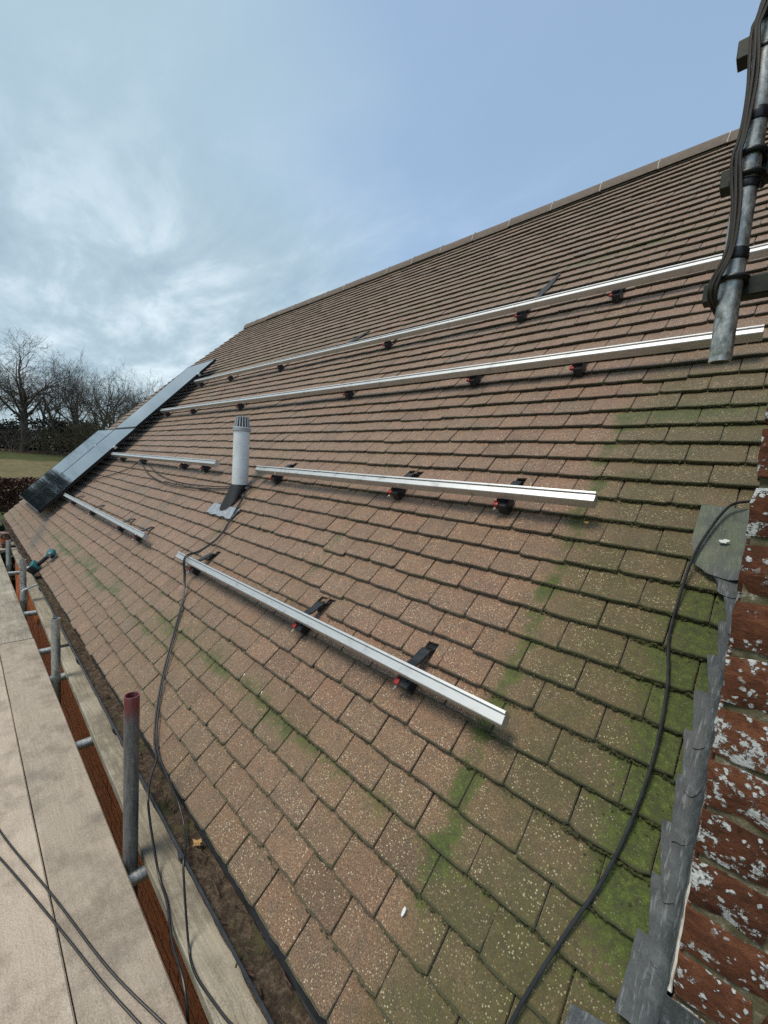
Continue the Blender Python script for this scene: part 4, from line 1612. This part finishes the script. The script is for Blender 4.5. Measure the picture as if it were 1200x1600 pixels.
board('scaffold_board', -7.9, -6.78, -0.165, 0.055, DZ - 0.002, M_INNER, 'short far board carrying the loose bricks')
board('scaffold_board', -3.12, 0.95, E0 - 0.200, E0, DZ, M_BOARD, 'grey-beige scaffold board beside the gap, nearest length')
board('scaffold_board', -3.22, 0.85, E0 - 0.432, E0 - 0.2035, DZ + 0.002, M_BOARD2, 'paler pinkish board at the bottom left corner')
board('scaffold_board', -3.15, 0.90, E0 - 0.662, E0 - 0.436, DZ, M_BOARD, 'scaffold board under the camera, third from the gutter')
board('scaffold_board', -3.10, 0.95, E0 - 0.892, E0 - 0.666, DZ + 0.001, M_BOARD2, 'outermost near scaffold board, fourth from the gutter')
board('scaffold_board', -7.30, -3.126, E0 - 0.222, E0 - 0.004, DZ + 0.003, M_INNER, 'weathered grey scaffold board at the far left, beyond the near length')
board('scaffold_board', -7.10, -3.226, E0 - 0.452, E0 - 0.226, DZ + 0.001, M_INNER, 'second far scaffold board, outside the weathered grey one')
board('scaffold_board', -2.83, 1.05, -0.128, 0.090, DZ - 0.004, M_INNER, 'knotty grey board tucked under the gutter, near length', 0.016)
board('scaffold_board', -6.75, -2.88, -0.080, 0.130, DZ - 0.002, M_INNER, 'knotty grey board tucked under the gutter, far length', 0.012)


def post(x, y, ztop, mat, label):
    r = 0.0242
    o = lathe('scaffold_post', [(r, -2.6), (r, ztop), (r - 0.004, ztop), (r - 0.004, ztop - 0.15), (0.001, ztop - 0.15), (0.001, -2.6)], (x, y, 0), mat, None, 28, None, 35, True)
    return set_props(o, label, 'scaffold post', 'scaffold posts')


post(-0.705, -0.1375, 0.400, M_POST, 'dark steel scaffold post with a red painted top')
post(-2.36, -0.132, 0.165, M_GALV, 'galvanised scaffold post second from the camera')
post(-4.19, -0.132, 0.170, M_GALV, 'galvanised scaffold post just before the drill')
post(-5.78, -0.130, 0.085, M_GALV, 'farthest short scaffold post by the leaf-filled gutter')
for x, lab in ((-0.665, 'steel transom under the boards at the foot of the red-topped post'), (-1.61, 'steel transom under the boards between the first two posts'),
               (-2.47, 'steel transom under the boards at the second post'), (-2.98, 'steel transom under the boards beyond the second post'),
               (-3.95, 'steel transom under the boards near the third post'), (-5.60, 'farthest steel transom near the last post')):
    V, F = tube_data([Vector((x, -1.15, -0.290)), Vector((x - 0.01, 0.06, -0.288))], 0.0242, 16)
    set_props(mesh_obj('transom_tube', V, F, M_GALV, None, 40), lab, 'scaffold tube', 'transom tubes')
for y, z, lab in ((-1.10, -0.342, 'long steel ledger under the outer edge of the deck'),):
    V, F = tube_data([Vector((-7.1, y, z)), Vector((1.0, y, z))], 0.0242, 16)
    set_props(mesh_obj('ledger_tube', V, F, M_GALV, None, 40), lab, 'scaffold tube', 'transom tubes')
for x in (-0.62, -3.0, -6.0):
    post(x, -1.16, 0.9, M_GALV, 'outer scaffold post on the open side of the deck, %s' % {-0.62: 'nearest one', -3.0: 'middle one', -6.0: 'farthest one'}[x])
V, F = tube_data([Vector((-4.10, -0.150, -0.105)), Vector((-4.24, -0.030, -0.100))], 0.009, 10)
set_props(mesh_obj('tie_rod', V, F, M_WHITE, None, 40), 'short white rod between the third post and the gutter', 'rod')

# ------------------------------------------------------------------ cordless drill lying across the gutter
def build_drill():
    b0 = rw(-4.42, 0.005, 0.045)
    hd = rw(-4.36, 0.185, 0.042)
    t = empty('cordless_drill', b0, 'teal and black cordless drill lying across the gutter on the eaves', 'drill')
    ax = (hd - b0).normalized()
    nr = rw(0, 0, 1)
    sd = ax.cross(nr).normalized()

    def F4(o):
        return Matrix((( sd.x, ax.x, nr.x, o.x), (sd.y, ax.y, nr.y, o.y), (sd.z, ax.z, nr.z, o.z), (0, 0, 0, 1)))
    bm = box_bm(-0.064, 0.064, -0.044, 0.024, -0.042, 0.042, F4(b0), 0.010, 2)
    bat = bm_obj('battery', bm, M_RUBBER, t, 40)
    bm = box_bm(-0.060, 0.056, 0.000, 0.040, -0.036, 0.046, F4(b0), 0.008, 2)
    bm_obj('battery_top', bm, M_TEAL, t, 40)
    lathe('label', [(0.0001, 0), (0.013, 0), (0.013, 0.002), (0.0001, 0.002)], b0 + sd * 0.028 - ax * 0.016 + nr * 0.0425, M_WHITE, bat, 14, nr)
    tube('handle', catmull([b0 + ax * 0.03, b0 + ax * 0.075 + sd * 0.004, b0 + ax * 0.12, hd], 5), 0.019, M_RUBBER, t, 12)
    b1 = hd - sd * 0.062 + ax * 0.004
    lathe('body', [(0.001, -0.01), (0.024, -0.006), (0.036, 0.012), (0.039, 0.060), (0.037, 0.088), (0.027, 0.105), (0.001, 0.106)], b1, M_TEAL, t, 20, sd)
    lathe('chuck', [(0.001, 0.0), (0.022, 0.0), (0.019, 0.022), (0.013, 0.036), (0.001, 0.037)], b1 + sd * 0.107, M_RUBBER, t, 16, sd)
    lathe('bit', [(0.001, 0.0), (0.006, 0.0), (0.006, 0.022), (0.001, 0.024)], b1 + sd * 0.144, M_BOLT, t, 8, sd)


build_drill()

# ------------------------------------------------------------------ loose cables
def roof_cable(name, pts, rad, label, mat=M_CABLE, n=7, extra=None):
    P = [rw(u, v, h) for (u, v, h) in pts]
    if extra: P += [Vector(q) for q in extra]
    return set_props(tube(name, catmull(P, n), rad, mat, None, 8), label, 'cable')


roof_cable('cable', [(0.800, 1.655, 0.030), (0.775, 1.645, 0.030), (0.730, 1.606, 0.040), (0.693, 1.480, 0.042), (0.675, 1.380, 0.028), (0.668, 1.240, 0.012), (0.671, 1.140, 0.009), (0.690, 1.040, 0.010),
                     (0.700, 0.920, 0.009), (0.700, 0.800, 0.010), (0.690, 0.690, 0.008), (0.670, 0.570, 0.010), (0.632, 0.440, 0.008), (0.603, 0.330, 0.010), (0.590, 0.270, 0.008), (0.570, 0.150, 0.010), (0.56, 0.03, 0.008)],
           0.0040, 'black cable curving down the mossy tiles beside the chimney')
roof_cable('cable', [(-2.00, 1.46, 0.02), (-1.965, 1.385, 0.016), (-1.920, 1.270, 0.014), (-1.815, 1.005, 0.010), (-1.770, 0.840, 0.06), (-1.752, 0.745, 0.115), (-1.722, 0.655, 0.05), (-1.622, 0.550, 0.010),
                     (-1.430, 0.380, 0.009), (-1.250, 0.220, 0.010), (-1.090, 0.105, 0.009), (-0.950, 0.030, 0.010), (-0.860, 0.000, 0.008)], 0.0040,
           'black cable from the flue down over the near rail to the gutter', extra=[(-0.80, -0.045, -0.02), (-0.70, -0.082, -0.050), (-0.57, -0.088, -0.205), (-0.45, -0.098, -0.216), (-0.31, -0.128, -0.213), (-0.19, -0.142, -0.20), (-0.13, -0.150, -0.26), (-0.11, -0.15, -0.5)])
roof_cable('cable', [(-1.975, 1.43, 0.02), (-1.945, 1.375, 0.020), (-1.905, 1.275, 0.014), (-1.800, 1.000, 0.011), (-1.757, 0.835, 0.06), (-1.735, 0.742, 0.113), (-1.700, 0.650, 0.045), (-1.600, 0.540, 0.010),
                     (-1.405, 0.375, 0.009), (-1.225, 0.215, 0.010), (-1.060, 0.100, 0.009), (-0.900, 0.026, 0.010), (-0.720, -0.002, 0.008), (-0.600, -0.018, 0.000)], 0.0034,
           'thinner black cable beside the first, dropping off the gutter onto the knotty board', extra=[(-0.52, -0.020, -0.050), (-0.44, -0.045, -0.045), (-0.36, -0.082, -0.036), (-0.28, -0.094, -0.205), (-0.20, -0.108, -0.2165), (-0.10, -0.098, -0.2165), (0.0, -0.078, -0.2165), (0.12, -0.03, -0.2165)])
roof_cable('cable', [(-4.80, 1.52, 0.05), (-4.60, 1.48, 0.03), (-4.30, 1.40, 0.012), (-3.92, 1.34, 0.008), (-3.40, 1.30, 0.008), (-3.00, 1.305, 0.008), (-2.55, 1.34, 0.009), (-2.25, 1.375, 0.010), (-2.10, 1.40, 0.016)], 0.0055,
           'lower loop of dark cable hanging between the middle rail and the flue')
roof_cable('cable', [(-4.78, 1.53, 0.05), (-4.45, 1.50, 0.02), (-4.05, 1.42, 0.009), (-3.60, 1.365, 0.008), (-3.10, 1.345, 0.009), (-2.60, 1.365, 0.008), (-2.28, 1.39, 0.010), (-2.12, 1.42, 0.02)], 0.0045,
           'upper loop of dark cable between the middle rail and the flue')
roof_cable('cable', [(-6.20, 1.02, 0.05), (-6.00, 1.08, 0.03), (-5.54, 1.23, 0.010), (-5.02, 1.41, 0.010), (-4.80, 1.52, 0.04)], 0.0050, 'dark cable from under the solar panel up to the middle rail')
for pts, lab in (([(-1.75, -0.60, -0.213), (-1.40, -0.52, -0.213), (-1.06, -0.450, -0.213), (-0.705, -0.360, -0.2125), (-0.365, -0.280, -0.214), (-0.11, -0.200, -0.214), (0.10, -0.134, -0.212), (0.30, -0.07, -0.214)], 'black lead running diagonally over the deck, the one closer to the gutter'),
                 ([(-1.60, -0.66, -0.213), (-1.25, -0.555, -0.213), (-0.95, -0.462, -0.213), (-0.580, -0.362, -0.2125), (-0.340, -0.300, -0.214), (-0.14, -0.242, -0.214), (0.10, -0.176, -0.213), (0.30, -0.115, -0.212)], 'black lead running diagonally over the deck, the one closer to the camera')):
    set_props(tube('cable', catmull(pts, 8), 0.0034, M_CABLE, None, 8), lab, 'cable')


# ------------------------------------------------------------------ background trees
def grow(V, F, p, d, length, rad, level, maxlev, rg, spread, up, kids, min_seg=3, droop=0.0):
    n = max(min_seg, int(4 - level * 0.4))
    path, rads = [p.copy()], [rad]
    q = p.copy()
    dd = d.copy()
    for i in range(n):
        w = Vector((rg.gauss(0, 1), rg.gauss(0, 1), rg.gauss(0, 1))) * (0.13 + 0.05 * level)
        dd = (dd + w + Vector((0, 0, up - droop * level))).normalized()
        q = q + dd * length / n
        path.append(q.copy())
        rads.append(rad * (1 - 0.62 * (i + 1) / n))
    tube_data(path, rads, 6 if level == 0 else (4 if level < 3 else 3), False, V, F)
    if level >= maxlev:
        return
    nk = kids[min(level, len(kids) - 1)]
    for k in range(nk):
        s = rg.uniform(0.28 if level else 0.36, 1.0) if k < nk - 1 else 1.0
        fi = s * n
        i = min(n - 1, int(fi))
        b = path[i].lerp(path[i + 1], fi - i)
        rr = (rads[i] + (rads[i + 1] - rads[i]) * (fi - i)) * rg.uniform(0.52, 0.78)
        base = (path[i + 1] - path[i]).normalized()
        side = Vector((rg.gauss(0, 1), rg.gauss(0, 1), rg.gauss(0, 0.6)))
        side = (side - base * side.dot(base)).normalized()
        ang = rg.uniform(0.45, 1.0) * spread * (0.5 if k == nk - 1 else 1.0)
        nd = (base * math.cos(ang) + side * math.sin(ang)).normalized()
        grow(V, F, b, nd, length * rg.uniform(0.52, 0.78), max(rr, 0.012), level + 1, maxlev, rg, spread, up, kids, min_seg, droop)


def bare_tree(x, y, h, seed, label, trunk_r=0.34, maxlev=5, spread=0.95, kids=(7, 5, 4, 4, 3), lean=(0, 0), frac=0.46):
    rg = random.Random(seed)
    z = ground_z(x, y) - 0.1
    t = empty('bare_tree', (x, y, z), label, 'tree', 'bare trees beyond the field')
    V, F = [], []
    L = h * frac
    p = Vector((x, y, z))
    d = Vector((lean[0], lean[1], 1)).normalized()
    path, rads = [p.copy()], [trunk_r * 1.25]
    for i in range(5):
        d = (d + Vector((rg.gauss(0, .05), rg.gauss(0, .05), 0.03))).normalized()
        p = p + d * L / 5
        path.append(p.copy())
        rads.append(trunk_r * (1 - 0.09 * (i + 1)))
    tube_data(path, rads, 8, False, V, F)
    mesh_obj('trunk', V, F, M_BARK, t, 50)
    V, F = [], []
    for k in range(kids[0] + 2):
        s = 0.42 + 0.58 * (k + 1) / (kids[0] + 2)
        i = min(4, int(s * 5))
        b = path[i].lerp(path[min(5, i + 1)], s * 5 - i)
        a = k * 2.4 + rg.uniform(-0.4, 0.4)
        tilt = rg.uniform(0.55, 1.05) * spread if k < kids[0] + 1 else 0.1
        nd = Vector((math.cos(a) * math.sin(tilt), math.sin(a) * math.sin(tilt), math.cos(tilt)))
        grow(V, F, b, nd, h * rg.uniform(0.22, 0.33) * (1.0 if s > 0.6 else 1.15), trunk_r * rg.uniform(0.28, 0.46), 1, maxlev, rg, spread, 0.05, kids)
    mesh_obj('crown', V, F, M_BARK, t)


bare_tree(-65.7, 5.3, 14.4, 11, 'largest bare tree with a wide domed crown, at the far left', 0.42, 5, 1.0, (9, 5, 4, 4, 3))
bare_tree(-75.6, 2.6, 12.5, 12, 'bare tree cut by the left edge behind the largest one', 0.30, 4, 0.95, (6, 5, 4, 4))
bare_tree(-74.2, 8.0, 11.5, 13, 'thin bare tree between the largest one and the leaning pair', 0.24, 4, 0.8, (6, 4, 4, 4))
bare_tree(-65.1, 8.7, 12.4, 14, 'bare tree with a leaning trunk, right of the largest', 0.26, 4, 0.8, (6, 5, 4, 4), (0.05, -0.22))
bare_tree(-66.2, 10.6, 13.0, 15, 'slender upright bare tree in the middle of the row', 0.25, 4, 0.7, (7, 5, 4, 4), (0, -0.06))
bare_tree(-61.9, 11.9, 12.6, 16, 'twisting bare tree with thick limbs, middle of the row', 0.28, 4, 0.75, (7, 5, 4, 4), (0, 0.10))
bare_tree(-62.5, 14.2, 11.2, 17, 'bare tree rising behind the olive thicket', 0.22, 4, 0.8, (7, 5, 4, 4))
bare_tree(-63.0, 16.4, 10.4, 18, 'bare tree just left of the roof verge', 0.20, 4, 0.75, (7, 5, 4, 4))
bare_tree(-63.5, 18.7, 10.8, 19, 'bare tree whose crown meets the upper solar panel', 0.20, 4, 0.7, (7, 5, 4, 4))
bare_tree(-64.1, 20.9, 10.2, 20, 'last bare tree before the roof hides the row', 0.20, 4, 0.7, (7, 5, 4, 4))


def thicket(x, y, h, w, seed, label, n=26, mat=None):
    rg = random.Random(seed)
    z = ground_z(x, y) - 0.05
    t = empty('bush', (x, y, z), label, 'bush', 'bushes under the trees')
    V, F = [], []
    for k in range(n):
        a = rg.uniform(0, 6.28)
        b = Vector((x + math.cos(a) * w * 0.35 * rg.random(), y + math.sin(a) * w * 0.5 * rg.random(), z))
        tl = rg.uniform(0.05, 0.75)
        d = Vector((math.cos(a) * math.sin(tl), math.sin(a) * math.sin(tl), math.cos(tl)))
        grow(V, F, b, d, h * rg.uniform(0.4, 0.75), 0.05, 2, 4, rg, 0.8, 0.04, (5, 5, 5, 4))
    mesh_obj('twigs', V, F, mat or M_TWIG, t)


def evergreen(x, y, h, w, seed, label, n=3200, ls=1.0):
    rg = random.Random(seed)
    z = ground_z(x, y) - 0.1
    t = empty('evergreen', (x, y, z), label, 'tree', 'evergreens under the bare trees')
    tube('trunk', [Vector((x, y, z)), Vector((x, y, z + h * 0.7))], [0.18, 0.08], M_BARK, t, 6)
    V, F = [], []
    lobes = [(rg.uniform(-.34, .34) * w, rg.uniform(-.34, .34) * w, rg.uniform(0.18, 0.72) * h, rg.uniform(0.24, 0.42) * w) for _ in range(9)]
    for k in range(n):
        lx, ly, lz, lr = rg.choice(lobes)
        v = Vector((rg.gauss(0, 1), rg.gauss(0, 1), rg.gauss(0, 1))).normalized() * lr * rg.uniform(0.55, 1.08)
        c = Vector((x + lx, y + ly, z + lz)) + v
        if c.z < z: c.z = z + 0.1
        s = rg.uniform(0.10, 0.24) * ls
        a = Vector((rg.gauss(0, 1), rg.gauss(0, 1), rg.gauss(0, 1))).normalized()
        b = a.orthogonal().normalized()
        i = len(V)
        V += [c - a * s, c + b * s * 0.6, c + a * s, c - b * s * 0.6]
        F.append((i, i + 1, i + 2, i + 3))
    mesh_obj('crown', V, F, M_EVERGREEN, t)


evergreen(-10.8, -0.3, 2.5, 1.9, 36, 'dark shrub below the far end of the gutter', 2600, 0.4)
for k in range(7):
    evergreen(-58 - (k % 3) * 4, -6.0 - 5.2 * k, 11.0 + (k * 37 % 5), 6.5, 60 + k, 'tall dark evergreen left of the field, %s along the row' % ('first', 'second', 'third', 'fourth', 'fifth', 'sixth', 'seventh')[k], 2600, 2.2)
bare_tree(-84, 6.5, 13.0, 21, 'faint bare tree behind the largest one', 0.25, 4, 0.85, (7, 5, 4, 4))
bare_tree(-82, 13.0, 14.0, 22, 'faint bare tree in the back row above the middle', 0.25, 4, 0.85, (8, 5, 4, 4))
bare_tree(-80, 17.5, 13.5, 23, 'faint bare tree in the back row behind the olive thicket', 0.25, 4, 0.8, (8, 5, 4, 4))
bare_tree(-80, 22.5, 13.5, 24, 'faint bare tree in the back row beside the roof verge', 0.25, 4, 0.8, (8, 5, 4, 4))
evergreen(-71, 1.6, 5.4, 5.0, 31, 'dark evergreen mass at the left edge under the largest tree')
evergreen(-70, 5.6, 4.2, 4.6, 32, 'low dark evergreen directly behind the largest trunk')
evergreen(-71, 9.0, 4.8, 4.2, 33, 'dark evergreen right of the largest trunk')
evergreen(-72, 12.4, 4.6, 4.6, 34, 'dark evergreen behind the twiggy thickets')
evergreen(-72, 16.4, 4.0, 4.6, 35, 'dark evergreen farthest to the right behind the thickets')
thicket(-63.5, 3.6, 3.4, 3.2, 41, 'twiggy brush at the foot of the largest tree', 22, M_BARK)
thicket(-63.0, 7.6, 3.6, 3.4, 42, 'twiggy brush between the first trunks', 24)
thicket(-61.0, 10.6, 4.4, 3.8, 43, 'olive thicket in the middle of the tree row', 34)
thicket(-60.5, 13.6, 7.2, 4.6, 44, 'tall olive thicket above the panel corner', 44)
thicket(-60.5, 16.8, 7.8, 4.8, 45, 'olive thicket beside the roof verge', 44)
thicket(-61.0, 20.0, 7.8, 4.6, 46, 'last olive thicket behind the upper panel', 40)


def build_hedge():
    x0, y0, y1, h, d = -31.2, -14.0, 12.0, 1.75, 1.1
    z = -2.6
    t = empty('hedge', (x0, -1.0, z), 'clipped russet beech hedge across the edge of the field', 'hedge')
    rg = random.Random(5)
    V, F = [], []
    for k in range(34000):
        y = rg.uniform(y0, y1)
        f = rg.random()
        top = h + 0.10 * mnoise.noise(Vector((y * 0.9, 0, 0)))
        if f < 0.42: c = Vector((x0 + d / 2 + rg.gauss(0, 0.06), y, z + rg.uniform(0.02, top)))
        elif f < 0.78: c = Vector((x0 + rg.uniform(-d / 2, d / 2), y, z + top + rg.gauss(0, 0.06)))
        else: c = Vector((x0 + rg.uniform(-d / 2, d / 2), y, z + rg.uniform(0.1, top)))
        s = rg.uniform(0.06, 0.125)
        a = Vector((rg.gauss(0, 1), rg.gauss(0, 1), rg.gauss(0, 1))).normalized()
        b = a.orthogonal().normalized()
        i = len(V)
        V += [c - a * s, c + b * s * 0.65, c + a * s, c - b * s * 0.65]
        F.append((i, i + 1, i + 2, i + 3))
    mesh_obj('leaves', V, F, M_BEECH, t)
    V, F = [], []
    for k in range(260):
        y = rg.uniform(y0, y1)
        p = Vector((x0 + rg.uniform(-.3, .3), y, z - 0.02))
        tube_data([p, p + Vector((rg.uniform(-.2, .3), rg.uniform(-.2, .2), h * rg.uniform(0.6, 0.95)))], [0.03, 0.01], 4, False, V, F)
    o = mesh_obj('stems', V, F, M_BARK, t)


build_hedge()
